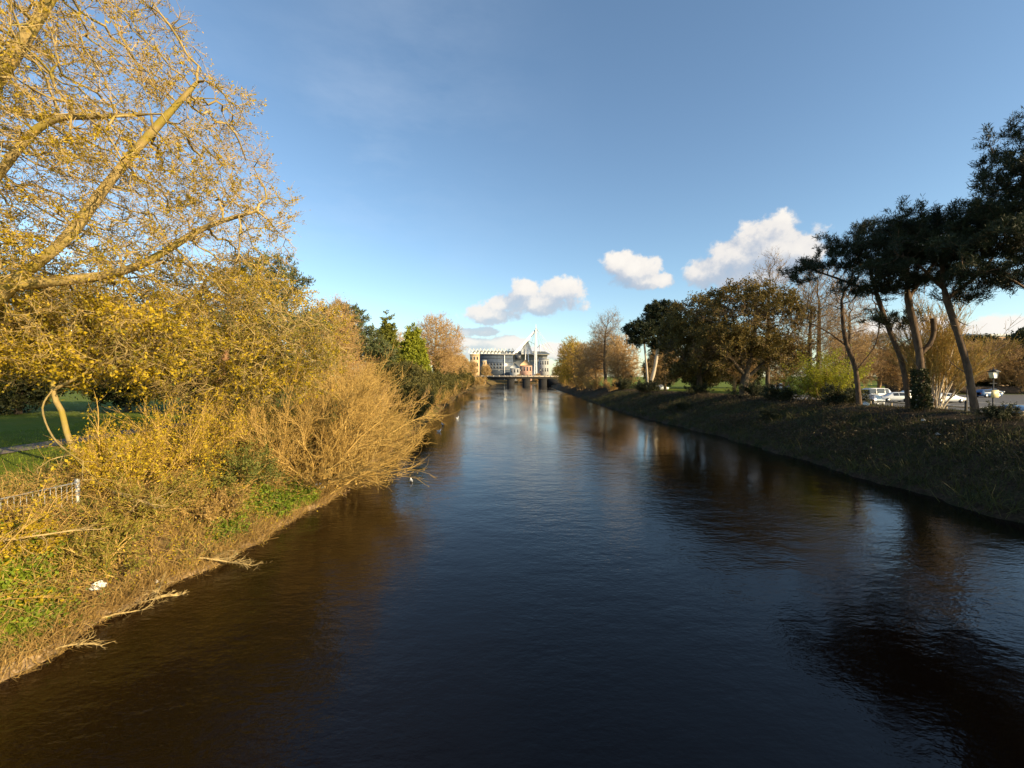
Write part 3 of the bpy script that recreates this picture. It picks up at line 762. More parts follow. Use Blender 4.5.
tree('broadleaf_tree', 'slender drooping golden tree with pale bare lower limbs beside the railing', 'tree', b,
     sub([(-17.6, 17.0, 8.0, 3.2, 2.6, 1.9), (-14.6, 16.8, 7.9, 3.0, 2.4, 1.7), (-13.3, 13.2, 3.6, 1.8, 1.0, 0.7, 0.5)], b),
     subp([[b, (-16.9, 16.4, 4.0), (-17.1, 16.3, 5.2), (-17.2, 16.1, 6.0), (-17.5, 16.6, 8.0)], [(-17.2, 16.1, 6.0), (-16.4, 15.0, 5.4), (-15.2, 14.2, 4.5), (-13.6, 13.4, 3.9), (-12.3, 12.9, 3.2), (-11.2, 12.6, 3.0)],
           [(-17.2, 16.1, 6.0), (-15.6, 16.3, 6.9), (-14, 16.4, 7.6)]], b),
     1300, 0.36, 0.52, 0.09, 0.013, M['gold_bark'], dict(gold_twig, k=3, L=0.6, r=0.009, rmax=0.03, trop=(0, 0, -0.2)),
     [dict(mat=M['gold_leaf'], k=0.75, l=0.15, w=0.08, clump=0.45, cscale=0.7), dict(mat=M['olive_leaf'], k=0.15, l=0.14, w=0.07)], maxn=3500, jit=0.35, free_from=1.2)
b = gp(-24.5, 19.0)
tree('broadleaf_tree', 'gold and olive tree at the left edge beside the lawn path', 'tree', b,
     sub([(-24, 19, 9.2, 4.5, 3.5, 3.3), (-21, 18.5, 9.0, 3.2, 3, 2.4)], b),
     subp([[b, (-24.3, 19, 5.5), (-23.8, 19, 7.6)], [(-24.3, 19, 5.5), (-22.2, 18.6, 7.2), (-20, 18.3, 8.2)]], b),
     1700, 0.42, 0.6, 0.3, 0.012, M['gold_bark'], dict(gold_twig, k=4, L=0.8, r=0.012, rmax=0.036),
     [dict(mat=M['gold_leaf'], k=0.7, l=0.15, w=0.06, clump=0.65, off=0.06, per=6), dict(mat=M['olive_leaf'], k=0.3, l=0.14, w=0.065, clump=0.3, off=0.1)], maxn=4000, jit=0.3, free_from=1.5)
# pines on the left
def needles(l, w, k, mat): return dict(mat=mat, k=k, l=l, w=w, along=0.5, dir=(0, 0, 0.45), off=0.07)
b = gp(-21.6, 31.5)
tree('pine_tree', 'olive green pine with reddish trunk rising behind the golden trees', 'tree', b,
     sub([(-18.4, 32, 13.2, 3.0, 2.6, 2.6), (-17.0, 32, 10.0, 3.4, 2.8, 1.6), (-21, 32, 11.0, 2.6, 2.6, 2.0), (-15.6, 32, 7.4, 2.4, 2.2, 1.2)], b),
     subp([[b, (-21.6, 31.6, 6.0), (-20.8, 31.8, 9.0), (-19.4, 32, 12.0), (-18.6, 32, 14.5)], [(-21.2, 31.7, 7.5), (-19, 32, 8.8), (-16.5, 32, 9.6)]], b),
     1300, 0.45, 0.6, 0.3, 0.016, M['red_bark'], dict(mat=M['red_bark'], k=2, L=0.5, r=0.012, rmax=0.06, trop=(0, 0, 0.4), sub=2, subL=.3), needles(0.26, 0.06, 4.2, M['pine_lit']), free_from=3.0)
b = gp(-19.0, 48)
tree('pine_tree', 'smaller olive pine behind the brown bare tree past the willow scrub', 'tree', b,
     sub([(-18.4, 48, 12.8, 2.4, 2.2, 1.8), (-16.8, 48, 10.0, 3.0, 2.4, 1.6), (-21.0, 48, 11.6, 2.6, 2.4, 2.2), (-14.8, 48.5, 8.8, 1.8, 2.0, 1.2)], b),
     subp([[b, (-19.0, 48, 6.0), (-18.8, 48, 9.0), (-18.4, 48, 12.4)], [(-18.9, 48, 7.2), (-17, 48, 8.2), (-15.2, 48.4, 8.4)]], b),
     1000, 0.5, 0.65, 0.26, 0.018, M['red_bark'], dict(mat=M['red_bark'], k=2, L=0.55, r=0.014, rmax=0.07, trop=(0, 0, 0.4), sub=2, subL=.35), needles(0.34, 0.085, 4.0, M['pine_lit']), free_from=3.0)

# spreading willow scrub at the water
wl = dict(mat=M['bud'], k=0.5, l=0.09, w=0.035, off=0.02)
shrub('willow_shrub', 'large tan willow scrub fanning its stems out over the water', 'shrub', gp(-11.0, 23.2), 74, 6.3, (0.27, 0.22, 0.74), (0.50, 0.5, 0.30), (0.10, 0, -0.22), 0.062,
      (M['tan_twig'], M['tan_twig']), 13, 7, wl, base_r=0.9, wander=0.36, rsub=0.30)
shrub('willow_shrub', 'second tan willow scrub just behind the large fanning one', 'shrub', gp(-12.2, 29.8), 50, 6.6, (0.14, 0.05, 0.80), (0.50, 0.4, 0.22), (0.15, 0, -0.15), 0.05,
      (M['tan_twig'], M['tan_twig']), 12, 7, wl, base_r=1.2, wander=0.34, rsub=0.30)
shrub('willow_shrub', 'third and farthest tan willow scrub before the dark ivy bushes', 'shrub', gp(-13.6, 38.5), 34, 4.6, (0.10, 0.05, 0.85), (0.50, 0.4, 0.22), (0.15, 0, -0.1), 0.055,
      (M['tan_twig'], M['orange_twig']), 11, 6, dict(wl, l=0.14, w=0.05), base_r=1.0, wander=0.22, rsub=0.3)
shrub('willow_shrub', 'young upright willow with a forked pale stem left of the fanning scrub', 'shrub', gp(-11.9, 21.2), 9, 4.4, (-0.05, 0.0, 1), (0.38, 0.3, 0.2), (0, 0, 0), 0.045,
      (M['pale_bark'], M['tan_twig']), 14, 6, dict(wl, k=0.5), base_r=0.25, wander=0.25, rsub=0.3)
shrub('willow_shrub', 'low sprawling willow stems trailing in the water under the large fanning scrub', 'shrub', gp(-10.6, 24.6), 14, 2.6, (0.7, 0.1, 0.35), (0.3, 0.5, 0.2), (0.05, 0, -0.55), 0.05,
      (M['pale_bark'], M['brown_twig']), 9, 4, dict(wl, k=0.2), base_r=0.8, wander=0.5, rsub=0.35)
# bare brown tree behind the willow
def bare(name, label, cat, base, Hh, Wd, barkm, twm, n=1100, R=0.28, k=3, tw=0.9, r=0.02, leaf=None, group=None, low=0.3, asp=None, lean=(0, 0), trop=0.25):
    st = Hh / 30
    cx, cy = lean
    bl = [(cx, cy, Hh * (low + (1 - low) / 2), Wd * 0.36, (asp or Wd) * 0.36, Hh * (1 - low) * 0.46)]
    for q in range(9):
        aa = q * 2.4 + rng.uniform(-0.5, 0.5); hz = rng.uniform(0.12, 0.86); rr_ = Wd * rng.uniform(0.22, 0.36) * (1.15 - 0.75 * hz)
        bl.append((cx + math.cos(aa) * rr_, cy + math.sin(aa) * rr_, Hh * (low + (1 - low) * hz), Wd * rng.uniform(0.13, 0.2), Wd * rng.uniform(0.13, 0.2), Hh * (1 - low) * rng.uniform(0.12, 0.2), 1.3))
    pth = [[(0, 0, 0), (cx * 0.2 + Wd * 0.01, 0, Hh * low * 0.6), (cx * 0.5 - Wd * 0.015, cy * .5, Hh * (low + 0.15)), (cx, cy, Hh * 0.72)]]
    return tree(name, label, cat, base, bl, pth, n, st, st * 1.4, R, r * 0.8, barkm,
                dict(mat=twm, k=k, L=Hh / 16 * tw, r=r * 0.7, spread=0.7, trop=(0, 0, 0.5), n=3, sub=3, subL=Hh / 26 * tw, rmax=r * 3.2, wander=0.25), leaf, group, 4500, trop, 0.25, Hh * low * 0.7)
bare('bare_tree', 'brown leafless tree rising behind the willow scrub', 'tree', gp(-17.2, 40.5), 11.0, 8.0, M['brown_twig'], M['orange_twig'], 1500, 0.2, 4, 1.2, 0.02, dict(mat=M['bud'], k=0.25, l=0.16, w=0.06), low=0.18)

# understory shrubs on the left bank
US = [(-13.2, 24.5, 4.0, 'dense', 'olive green bush under the golden tree, left of the willow scrub', M['mid_leaf']),
      (-15.5, 27.5, 4.5, 'dense', 'taller dull green bush behind the golden low crown', M['olive_leaf']),
      (-12.4, 18.8, 1.9, 'dense', 'small rounded green bush above the nettles', M['mid_leaf']),
      (-13.0, 9.4, 2.3, 'loose', 'leafy golden bush nearest the camera on the left bank', M['gold_leaf']),
      (-13.4, 11.4, 1.1, 'loose', 'low golden bush in front of the railing', M['gold_leaf']),
      (-12.2, 8.0, 1.6, 'loose', 'small green and gold bush low at the left edge', M['mid_leaf']),
      (-15.6, 10.6, 1.4, 'loose', 'golden bush behind the railing at the left edge', M['gold_leaf']),
      (-12.1, 12.6, 1.5, 'loose', 'low golden scrub above the white bag', M['olive_leaf']),
      (-14.2, 15.6, 2.0, 'loose', 'broad golden bush just past the end of the railing', M['gold_leaf']),
      (-12.7, 14.8, 2.0, 'loose', 'golden olive bush halfway up the bank above the brushy dead branch', M['olive_leaf']),
      (-13.8, 18.6, 3.0, 'loose', 'tall golden thicket left of the small rounded green bush', M['gold_leaf']),
      (-14.0, 21.0, 2.8, 'loose', 'tallest golden thicket under the wide low golden tree', M['olive_leaf']),
      (-15.0, 18.2, 3.6, 'loose', 'upright golden olive bush at the right end of the lawn view', M['gold_leaf']),
      (-15.2, 16.2, 2.4, 'loose', 'golden bush hiding the foot of the slender drooping tree', M['gold_leaf']),
      (-11.6, 16.6, 1.4, 'loose', 'straggly tan bush above the nettles', M['dry_leaf']),
      (-19.6, 30.0, 3.4, 'dense', 'dark green laurel beneath the pine with reddish trunk', M['dark_leaf'])]
for (x, y, hh, kd, lab, mt) in US:
    shrub('bush', lab, 'bush', gp(x, y), 26, hh, (0.05, 0, 0.8), (0.6, 0.6, 0.3), (0, 0, -0.2), 0.028, (M['tan_twig'], M['tan_twig']), 11, 4,
          dict(mat=mt, k=2.2 if kd == 'dense' else 0.8, l=0.11, w=0.05, off=0.06), base_r=hh * 0.16, wander=0.3)
# dark evergreen mass across the lawn
for (x, y, hh, lab) in ((-46, 40, 9, 'dark evergreen shrub at the far left across the lawn'), (-38.5, 43, 10, 'dark evergreen shrub across the lawn, second from the left edge'),
                        (-32, 46, 9, 'dark evergreen shrub across the lawn, third from the left edge'), (-27.0, 44, 8.5, 'dark evergreen shrub across the lawn nearest the red trunked pine'), (-54, 44, 11, 'tallest dark evergreen at the far left behind the lawn')):
    tree('evergreen_shrub', lab, 'shrub', gp(x, y), [(0, 0, hh * 0.52, hh * 0.48, hh * 0.42, hh * 0.50)], [[(0, 0, 0), (0.2, 0, hh * 0.3), (0, 0, hh * 0.7)]], 700, hh / 18, hh / 12, 0.22, 0.02, M['dark_bark'],
         dict(mat=M['dark_bark'], k=2, L=0.7, r=0.014, rmax=0.08, sub=2), dict(mat=M['dark_leaf'], k=3.2, l=0.34, w=0.17, off=0.2), 'dark evergreens beyond the left lawn')

# cypresses
def cypress(label, x, y, hh, wd, mat):
    bl = [(0, 0, hh * (0.08 + 0.9 * (k + .5) / 9), wd / 2 * (1 - (k / 9) ** 1.5) + 0.25, wd / 2 * (1 - (k / 9) ** 1.5) + 0.25, hh * 0.09) for k in range(9)]
    return tree('cypress_tree', label, 'tree', gp(x, y), bl, [[(0, 0, 0), (0, 0, hh * 0.5), (0, 0, hh * 0.97)]], 1300, hh / 40, hh / 34, 0.28, 0.02, M['dark_bark'],
                dict(mat=mat, k=2, L=0.9, r=0.016, rmax=0.08, trop=(0, 0, 0.8), sub=2, spread=0.5), dict(mat=mat, k=3.0, l=0.5, w=0.2, along=0.6, dir=(0, 0, 0.5), off=0.12), None, 3500)
cypress('dark green cone shaped cypress on the left bank', -24.4, 84, 15.4, 6.0, M['cone_leaf'])
cypress('golden green cone shaped cypress nearer the water', -20.2, 88, 13.8, 7.0, M['yellow_cone'])

# left bank beyond the willow: bushes and bare trees
dk = tree('evergreen_shrub', 'dark ivy covered bush leaning over the water past the willow scrub', 'shrub', gp(-13.6, 56), [(0.3, 0, 2.4, 2.8, 3.0, 2.4)], [[(0, 0, 0), (0.2, 0, 1.5), (0.3, 0, 3)]], 600, 0.3, 0.42, 0.14, 0.016, M['dark_bark'],
          dict(mat=M['dark_bark'], k=3, L=0.6, r=0.014, rmax=0.06, sub=2), dict(mat=M['ivy_leaf'], k=2.6, l=0.24, w=0.12, off=0.12))
GI = 'ivy bushes along the left bank'
dk['group'] = GI
for (u, y, s, lab) in ((2.4, 66, 0.95, 'second ivy bush on the left bank, in front of the dark cypress'), (2.2, 77, 1.05, 'third ivy bush on the left bank, below the golden cypress'),
                       (5.0, 72, 1.3, 'tall ivy bush set back on the left bank below the dark cypress'), (2.0, 92, 1.1, 'fourth ivy bush on the left bank, below the tall bare crown'),
                       (2.0, 108, 1.2, 'fifth ivy bush on the left bank, at the foot of the tall bare tree'), (2.2, 128, 1.3, 'sixth ivy bush on the left bank, past the tall bare tree'),
                       (2.2, 158, 1.6, 'seventh ivy bush on the left bank'), (2.0, 196, 1.4, 'ivy bush on the left bank nearest the bridge')):
    x = float(xl(y)) - u
    dup(dk, gp(x, y), y * 1.7, (s, s, s * rng.uniform(0.9, 1.3)), lab, GI)
os_ = shrub('willow_shrub', 'orange brown willow bush on the left bank below the cypresses', 'shrub', gp(float(xl(72)) - 1.6, 72), 26, 4.4, (0.10, 0, 0.85), (0.5, 0.5, 0.3), (0.05, 0, -0.1), 0.05,
            (M['orange_twig'], M['orange_twig']), 10, 6, dict(wl, l=0.2, w=0.08, k=0.7), 'orange willow bushes on the left bank', base_r=1.0, rsub=0.4)
OR = ['second', 'third', 'fourth', 'fifth', 'sixth', 'seventh', 'eighth', 'ninth']
for i, (y, u, s, lab) in enumerate(((118, 6.5, 0.9, 'first low orange scrub bush on the right bank, left of the twin trunked pine'), (136, 5.5, 1.1, 'second low orange scrub bush on the right bank towards the bridge'), (156, 5, 1.2, 'third low orange scrub bush on the right bank towards the bridge'), (182, 4.5, 1.4, 'fourth low orange scrub bush on the right bank towards the bridge'), (212, 4, 1.5, 'low orange scrub bush on the right bank nearest the bridge'))):
    dup(os_, gp(float(xr(y)) + u, y), 1.7 * i + 2.5, s, lab, 'orange scrub along the right bank')
for i, (y, u, s) in enumerate(((84, 1.2, 0.9), (100, 1.4, 1.1), (118, 1.5, 1.2), (138, 1.5, 1.3), (165, 1.7, 1.5), (205, 1.8, 1.5), (232, 2, 1.6), (262, 2, 1.5))):
    dup(os_, gp(float(xl(y)) - u, y), 2.1 * i + 1, s, OR[i] + ' orange brown willow bush along the left bank, counted towards the bridge', 'orange willow bushes on the left bank')
tb = bare('bare_tree', 'tallest bare tan tree on the left bank, ivy on its trunk', 'tree', gp(-20.8, 118), 21, 21, M['brown_twig'], M['orange_twig'], 2400, 0.45, 4, 1.2, 0.035, dict(mat=M['bud'], k=0.12, l=0.35, w=0.12), 'bare trees along the left bank', low=0.2)
h = G(); p_, d_ = rnd(2600), rnd(2600)
q = np.stack([p_[:, 0] * 0.9, p_[:, 1] * 0.9, rng.uniform(0.5, 9.5, 2600)], 1) * np.array([1, 1, 1])
V, Fq = leaves(q, nrm(d_ + np.array([0, 0, -0.4])), 0.42, 0.26); h.add(V, Fq, 0, np.repeat(rng.uniform(0, 1, 2600), 4)); h.build('ivy', M['cone_leaf'], tb)
t2 = bare('bare_tree', 'rounded orange bare tree on the left bank, next after the tallest', 'tree', gp(-22.5, 146), 13.5, 12, M['brown_twig'], M['orange_twig'], 950, 0.35, 3, 1.25, 0.045, dict(mat=M['bud'], k=0.14, l=0.4, w=0.16), 'bare trees along the left bank', low=0.12)
for (x, y, s, lab) in ((-26, 168, 1.05, 'second rounded orange bare tree on the left bank'), (-27, 196, 1.05, 'third rounded orange bare tree on the left bank'), (-27, 225, 1.15, 'fourth rounded orange bare tree on the left bank'),
                       (-25, 262, 1.0, 'rounded orange bare tree on the left bank nearest the bridge'), (-29, 128, 1.1, 'rounded orange bare tree set back behind the tallest bare one'), (-24, 100, 0.85, 'rounded orange bare tree just behind the golden cypress'), (-25.5, 68, 0.9, 'rounded orange bare tree between the small pine and the cypresses')):
    dup(t2, gp(x, y), y * 0.37, s, lab, 'bare trees along the left bank')
dup(tb, gp(-30, 104), 1.4, 0.72, 'pale bare tree top showing between small pine and dark cypress', 'bare trees along the left bank')

# ------------------------------------------------------------------ right bank trees
def pine(label, base, pads, paths, R, n, nl=0.30, k=5.5, extra=None, bark='pine_bark', stubs=()):
    small = []
    for (x, y, z, a, b_, c) in pads:          # every pad breaks up into smaller tufty plates
        for q in range(4):
            an = q * 1.57 + rng.uniform(-0.6, 0.6); f = rng.uniform(0.45, 0.72)
            small.append((x + math.cos(an) * a * f, y + math.sin(an) * b_ * f, z + rng.uniform(-0.8, 0.5) * c, a * rng.uniform(0.42, 0.62), b_ * rng.uniform(0.42, 0.62), c * rng.uniform(0.5, 0.85)))
        for q in range(3):        # stray sprays past the plate's rim
            an = rng.uniform(0, 6.28); small.append((x + math.cos(an) * a * 1.12, y + math.sin(an) * b_ * 1.12, z + rng.uniform(-0.5, 0.9) * c, 0.38, 0.38, 0.22, 2.0))
    pads = small
    return tree('pine_tree', label, 'tree', base, sub(pads, base), subp(paths, base), n, 0.42, 0.55, R, 0.015, M[bark],
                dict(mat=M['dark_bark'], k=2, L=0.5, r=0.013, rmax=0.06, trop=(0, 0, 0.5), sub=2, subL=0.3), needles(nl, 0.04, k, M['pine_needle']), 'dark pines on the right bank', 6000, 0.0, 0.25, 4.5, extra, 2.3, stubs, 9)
b = gp(32.8, 35.5)
pine('leaning dark pine whose crown stretches farthest left towards the river', b,
     [(26.0, 36, 15.6, 2.6, 1.8, 0.7), (24.6, 36.2, 14.9, 1.3, 1.3, 0.45), (28.2, 35.8, 17.2, 2.2, 2.0, 0.8), (30.6, 35.5, 16.0, 2.2, 2.2, 0.7), (30.6, 35.6, 18.6, 2.0, 2.0, 0.8), (28.6, 35.2, 13.6, 1.6, 1.6, 0.6), (31.0, 35, 11.0, 1.7, 1.4, 0.6), (32.5, 36, 14.5, 1.5, 1.5, 0.6)],
     [[b, (32.2, 35.5, 7.5), (31.0, 35.5, 10.5), (29.9, 35.5, 13.6), (29.2, 35.6, 16.6)], [(30.1, 35.5, 13.2), (27.6, 35.8, 14.4), (25.6, 36, 15.2)], [(31.2, 35.5, 10.0), (31.0, 35.1, 10.8)]], 0.18, 2000)
b = gp(31.9, 33.4)
def ivy_base(root, t):
    h = G(); n = 2200
    a = rng.uniform(0, 6.28, n); z = rng.uniform(0, 1, n) ** 1.5 * 3.2
    q = np.stack([np.cos(a) * (0.55 - 0.05 * z) - 0.1 * z, np.sin(a) * (0.55 - 0.05 * z), z], 1)
    V, Fq = leaves(q, nrm(rnd(n) + np.array([0, 0, -0.2])), 0.22, 0.15); h.add(V, Fq, 0, np.repeat(rng.uniform(0, 1, n), 4))
    h.build('ivy', M['dark_leaf'], root)
pine('forked dark pine with sawn off limb and ivy round its foot', b,
     [(29.6, 33.5, 15.2, 1.9, 1.9, 0.7), (31.2, 33.5, 17.4, 2.2, 2.2, 0.8), (33.4, 33.4, 16.2, 2.0, 2.0, 0.7), (29.0, 33.2, 13.2, 1.6, 1.4, 0.5), (32.4, 33.8, 14.4, 1.5, 1.5, 0.5), (28.0, 33.6, 16.8, 1.6, 1.6, .6)],
     [[b, (31.8, 33.4, 5.6), (31.6, 33.4, 8.2), (31.1, 33.4, 10.6), (30.6, 33.4, 13.0), (30.7, 33.5, 16.4)], [(31.6, 33.4, 8.2), (32.3, 33.3, 9.0), (32.6, 33.3, 10.0), (32.5, 33.3, 11.0)], [(30.7, 33.4, 12.6), (32.2, 33.5, 14.6), (33.2, 33.4, 16.0)]], 0.24, 1800, extra=ivy_base, stubs=[(np.array((32.4, 33.3, 9.6)) - np.array(b), 1.7, 0.17)])
b = gp(32.6, 30.2)
pine('straight leaning dark pine in front of the street lamp', b,
     [(28.6, 30.3, 15.6, 2.4, 2.2, 0.8), (31.0, 30, 17.4, 2.4, 2.4, 0.9), (26.9, 30.5, 14.0, 1.5, 1.5, 0.5), (33.0, 30, 15.4, 2.2, 2.0, 0.7), (30.4, 30.3, 13.4, 1.8, 1.6, 0.5), (28.0, 30.2, 17.2, 1.8, 1.8, 0.6), (33.4, 30.2, 13.0, 1.5, 1.5, .5), (31.2, 30.2, 14.6, 2.2, 1.8, .8), (32.8, 30.2, 16.8, 2.0, 1.8, .8), (29.4, 30.2, 16.4, 2, 1.8, .7), (31.4, 30, 12.2, 1.4, 1.3, .5)],
     [[b, (32.0, 30.2, 7.0), (31.2, 30.2, 9.6), (30.2, 30.2, 12.8), (30.0, 30.2, 16.0)], [(30.4, 30.2, 12.4), (28.4, 30.3, 14.4), (27.2, 30.4, 15)], [(30.5, 30.2, 12.0), (32.4, 30, 13.6), (33.4, 30, 14.8)]], 0.20, 2300)
b = gp(38.0, 27.0)
pine('biggest dark pine filling the right edge of the view', b,
     [(31.0, 26.4, 18.0, 3.0, 2.8, 1.0), (29.0, 26.2, 14.6, 2.6, 2.4, 0.8), (33.4, 26, 21.4, 3.4, 3.0, 1.3), (32.0, 26, 15.6, 2.6, 2.4, 0.8), (36.0, 26, 18.6, 3.6, 3.0, 1.4), (31.0, 26.4, 12.6, 2.4, 2.0, 0.7), (35.6, 26, 14.4, 3.0, 2.6, 0.9), (39.5, 27, 22, 4, 3.4, 1.6), (29.5, 26.4, 16.4, 1.8, 1.8, .6), (34.0, 25.8, 11.8, 2.0, 1.8, 0.6), (31.4, 26, 20.2, 1.8, 1.8, .7), (30.6, 26.2, 16.8, 2.4, 2, .9), (32.6, 26, 13.6, 2.4, 2, .8), (33.6, 26, 17.2, 2.6, 2.2, 1), (32.2, 26, 19.2, 2.4, 2.2, .9), (34.8, 26, 20, 2.6, 2.4, 1.1), (29.2, 26.2, 13.0, 1.8, 1.6, .6), (35.5, 26, 16.4, 2.6, 2.4, 1), (30.2, 26.2, 15.6, 2, 1.8, .8)],
     [[b, (37.6, 27, 8.0), (37.0, 26.8, 13.0), (36.6, 26.6, 18), (36.4, 26.5, 21.5)], [(37.4, 27, 9.5), (35.0, 26.6, 10.4), (32.6, 26.4, 11.2), (30.6, 26.4, 12.4)], [(37.0, 26.8, 12.6), (34.0, 26.4, 13.8), (30.6, 26.3, 14.6)], [(36.8, 26.7, 15.5), (33.6, 26.4, 17), (31, 26.4, 18.2)]], 0.38, 4800)
# slender bare tree and multi stem tree
b = gp(32.0, 39.6)
tree('bare_tree', 'slender pale trunked bare tree just left of the leaning pine', 'tree', b, sub([(29.6, 39.8, 13.0, 3.2, 2.4, 3.2), (32, 40, 15.4, 2.4, 2.4, 3.4)], b),
     subp([[b, (31.6, 39.6, 7.2), (30.7, 39.7, 10.0), (30.4, 39.8, 13.5)], [(31.0, 39.7, 9.2), (29.2, 39.8, 10.6), (27.4, 40, 11.6)], [(31.6, 39.6, 7.0), (33.4, 39.6, 9.4), (34, 39.8, 12)]], b),
     800, 0.45, 0.65, 0.2, 0.014, M['pine_bark'], dict(mat=M['brown_twig'], k=2, L=0.9, r=0.012, rmax=0.04, sub=2), None, None, 1500, 0.1, 0.3, 5.0)
shrub('bare_tree', 'multi stemmed bare olive tree with pale lit stems beside the forked pine', 'tree', gp(34.0, 34.6), 26, 8.0, (0.06, 0, 1), (0.22, 0.18, 0.06), (0, 0, 0.05), 0.07, (M['white_wood'], M['tan_twig']), 15, 8,
      dict(mat=M['olive_leaf'], k=0.9, l=0.10, w=0.045), base_r=0.25, rsub=0.3, wander=0.22, lo=0.3)
# evergreen oak and dark neighbour
b = gp(34.6, 64)
tree('evergreen_oak_tree', 'broad olive brown evergreen oak above the right bank', 'tree', b,
     [(0.5, 0, 11.0, 9.2, 7.5, 6.6), (-4.0, -1, 7.6, 5.0, 4.5, 4.0, 1.2), (5.2, -1, 7.0, 4.6, 4.5, 4.2, 1.1), (0.5, -0.5, 14.2, 5.6, 5, 3.6)],
     [[(0, 0, 0), (-0.1, 0, 1.8), (0.2, 0, 3.6)], [(0.2, 0, 3.4), (-2.6, -0.5, 6.4), (-4.4, -1, 10), (-4, -1, 13)], [(0.2, 0, 3.6), (1.2, 0, 8), (1.6, 0, 13), (1, 0, 16)], [(0.1, 0, 3.0), (3.4, -0.6, 6.2), (6, -0.6, 9.6)], [(0.2, 0, 3.6), (-0.8, 0.5, 8), (-1.4, 1, 13)]],
     1900, 0.6, 0.9, 0.6, 0.024, M['dark_bark'], dict(mat=M['brown_twig'], k=3, L=0.8, r=0.02, rmax=0.075, sub=2, subL=.5), dict(mat=M['oak_leaf'], k=1.15, l=0.32, w=0.17, off=0.15, clump=0.7, cscale=1.5), maxn=6500, jit=0.25, free_from=2.4)
b = gp(31.4, 72)
tree('evergreen_oak_tree', 'dark rounded holm oak between the pale trunked pine and the broad oak', 'tree', b,
     [(-0.6, 0, 9.4, 6.2, 5.5, 7.0), (-2.6, -1, 5.4, 4.0, 4, 3.4), (3.0, -1, 5.2, 3.6, 3.6, 3.6)], [[(0, 0, 0), (0, 0, 2.4), (-0.3, 0, 8), (-0.6, 0, 13.5)], [(0, 0, 2.2), (-2.6, -0.5, 5.4)], [(0, 0, 2.2), (2.6, -0.5, 5.4)]],
     1600, 0.6, 0.85, 0.45, 0.022, M['dark_bark'], dict(mat=M['dark_bark'], k=3, L=0.8, r=0.02, rmax=0.075, sub=2), dict(mat=M['oak_leaf'], k=1.7, l=0.34, w=0.18, off=0.2, clump=0.5, cscale=1.6), maxn=5000, jit=0.25, free_from=1.6)
b = gp(33.0, 104)
tree('pine_tree', 'pine with twin pale sunlit trunks left of the dark holm oak', 'tree', b,
     [(-1.6, 0, 14.6, 4.6, 3.4, 2.0), (3.2, 0, 19.6, 4.4, 3.4, 1.8), (5.0, 0, 16.0, 4.4, 3.2, 2.0), (-2.6, 0, 12.0, 2.8, 2.6, 1.2), (1.5, 0, 17.6, 3, 3, 1.5), (4, 0, 11.6, 4.0, 3, 2.4)],
     [[(0, 0, 0), (-0.4, 0, 5), (-0.9, 0, 10), (-1.4, 0, 14.4)], [(0.2, 0, 0.6), (1.4, 0, 5), (2.2, 0, 10), (3.0, 0, 15), (3.4, 0, 19.6)]], 1900, 0.6, 0.8, 0.5, 0.02, M['white_wood'],
     dict(mat=M['brown_twig'], k=2, L=0.8, r=0.02, rmax=0.1, trop=(0, 0, 0.5), sub=2), dict(mat=M['pine_needle'], k=3.4, l=0.55, w=0.16, along=0.5, dir=(0, 0, 0.4), off=0.12), maxn=5000, free_from=6)
# bare and golden trees towards the bridge
GB = 'bare trees along the right bank'
r1 = bare('bare_tree', 'tallest bare tree on the right bank, its crown clear against sky', 'tree', gp(30.8, 142), 25, 15, M['dark_bark'], M['brown_twig'], 2200, 0.55, 3, 1.25, 0.035, dict(mat=M['bud'], k=0.06, l=0.3, w=0.12), GB, low=0.18)
r2 = bare('bare_tree', 'golden budding tree on the right bank leaning over the water near the bridge', 'tree', gp(26.5, 172), 21, 15, M['brown_twig'], M['tan_twig'], 1200, 0.4, 3, 1.25, 0.05, dict(mat=M['gold_leaf'], k=0.28, l=0.45, w=0.2, clump=0.4, cscale=3), GB, low=0.04, lean=(-3, 0))
r3 = bare('bare_tree', 'orange brown bare tree on the right bank beside the tallest bare one', 'tree', gp(29.6, 150), 17, 13, M['brown_twig'], M['orange_twig'], 1200, 0.4, 3, 1.25, 0.045, dict(mat=M['dry_leaf'], k=0.14, l=0.4, w=0.18), GB, low=0.04)
for src, x, y, rz, s, lab in ((r2, 27.5, 205, 1.2, 1.0, 'golden budding tree on the right bank nearest the bridge'), (r3, 27.5, 160, 2.0, 1.05, 'second orange brown bare tree on the right bank, towards the bridge'),
                              (r3, 31.5, 128, 4.0, 0.8, 'low orange bare tree on the right bank just left of the pale trunked pine'), (r3, 29.0, 186, 5.1, 1.15, 'third orange brown bare tree on the right bank, behind the golden one'),
                              (r1, 33.0, 152, 2.5, 0.86, 'bare tree on the right bank just right of the tallest bare one'), (r3, 42, 118, 1.0, 0.95, 'orange bare tree behind the pale trunked pine'), (r3, 34.5, 134, 3.3, 1.05, 'orange bare tree in the gap left of the pale trunked pine')):
    dup(src, gp(x, y), rz, s, lab, GB)
bl_ = bare('bare_tree', 'tall slim bare tree directly right of the broad oak', 'tree', gp(43, 62), 19, 8.5, M['dark_bark'], M['brown_twig'], 1100, 0.26, 3, 1.2, 0.022, dict(mat=M['bud'], k=0.1, l=0.2, w=0.08), 'slim bare trees behind the right bank', low=0.3)
for x, y, rz, s, lab in ((47, 66, 1.3, 1.15, 'second tall slim bare tree right of the broad oak'), (48.5, 62, 3.0, 0.95, 'slim bare tree behind the yellow green bush'), (44, 74, 4.1, 1.3, 'tallest slim bare tree, crown top above the broad oak'), (56, 72, 5.2, 0.8, 'slim bare tree between the yellow green bush and the leaning pine')):
    dup(bl_, gp(x, y), rz, s, lab, 'slim bare trees behind the right bank')
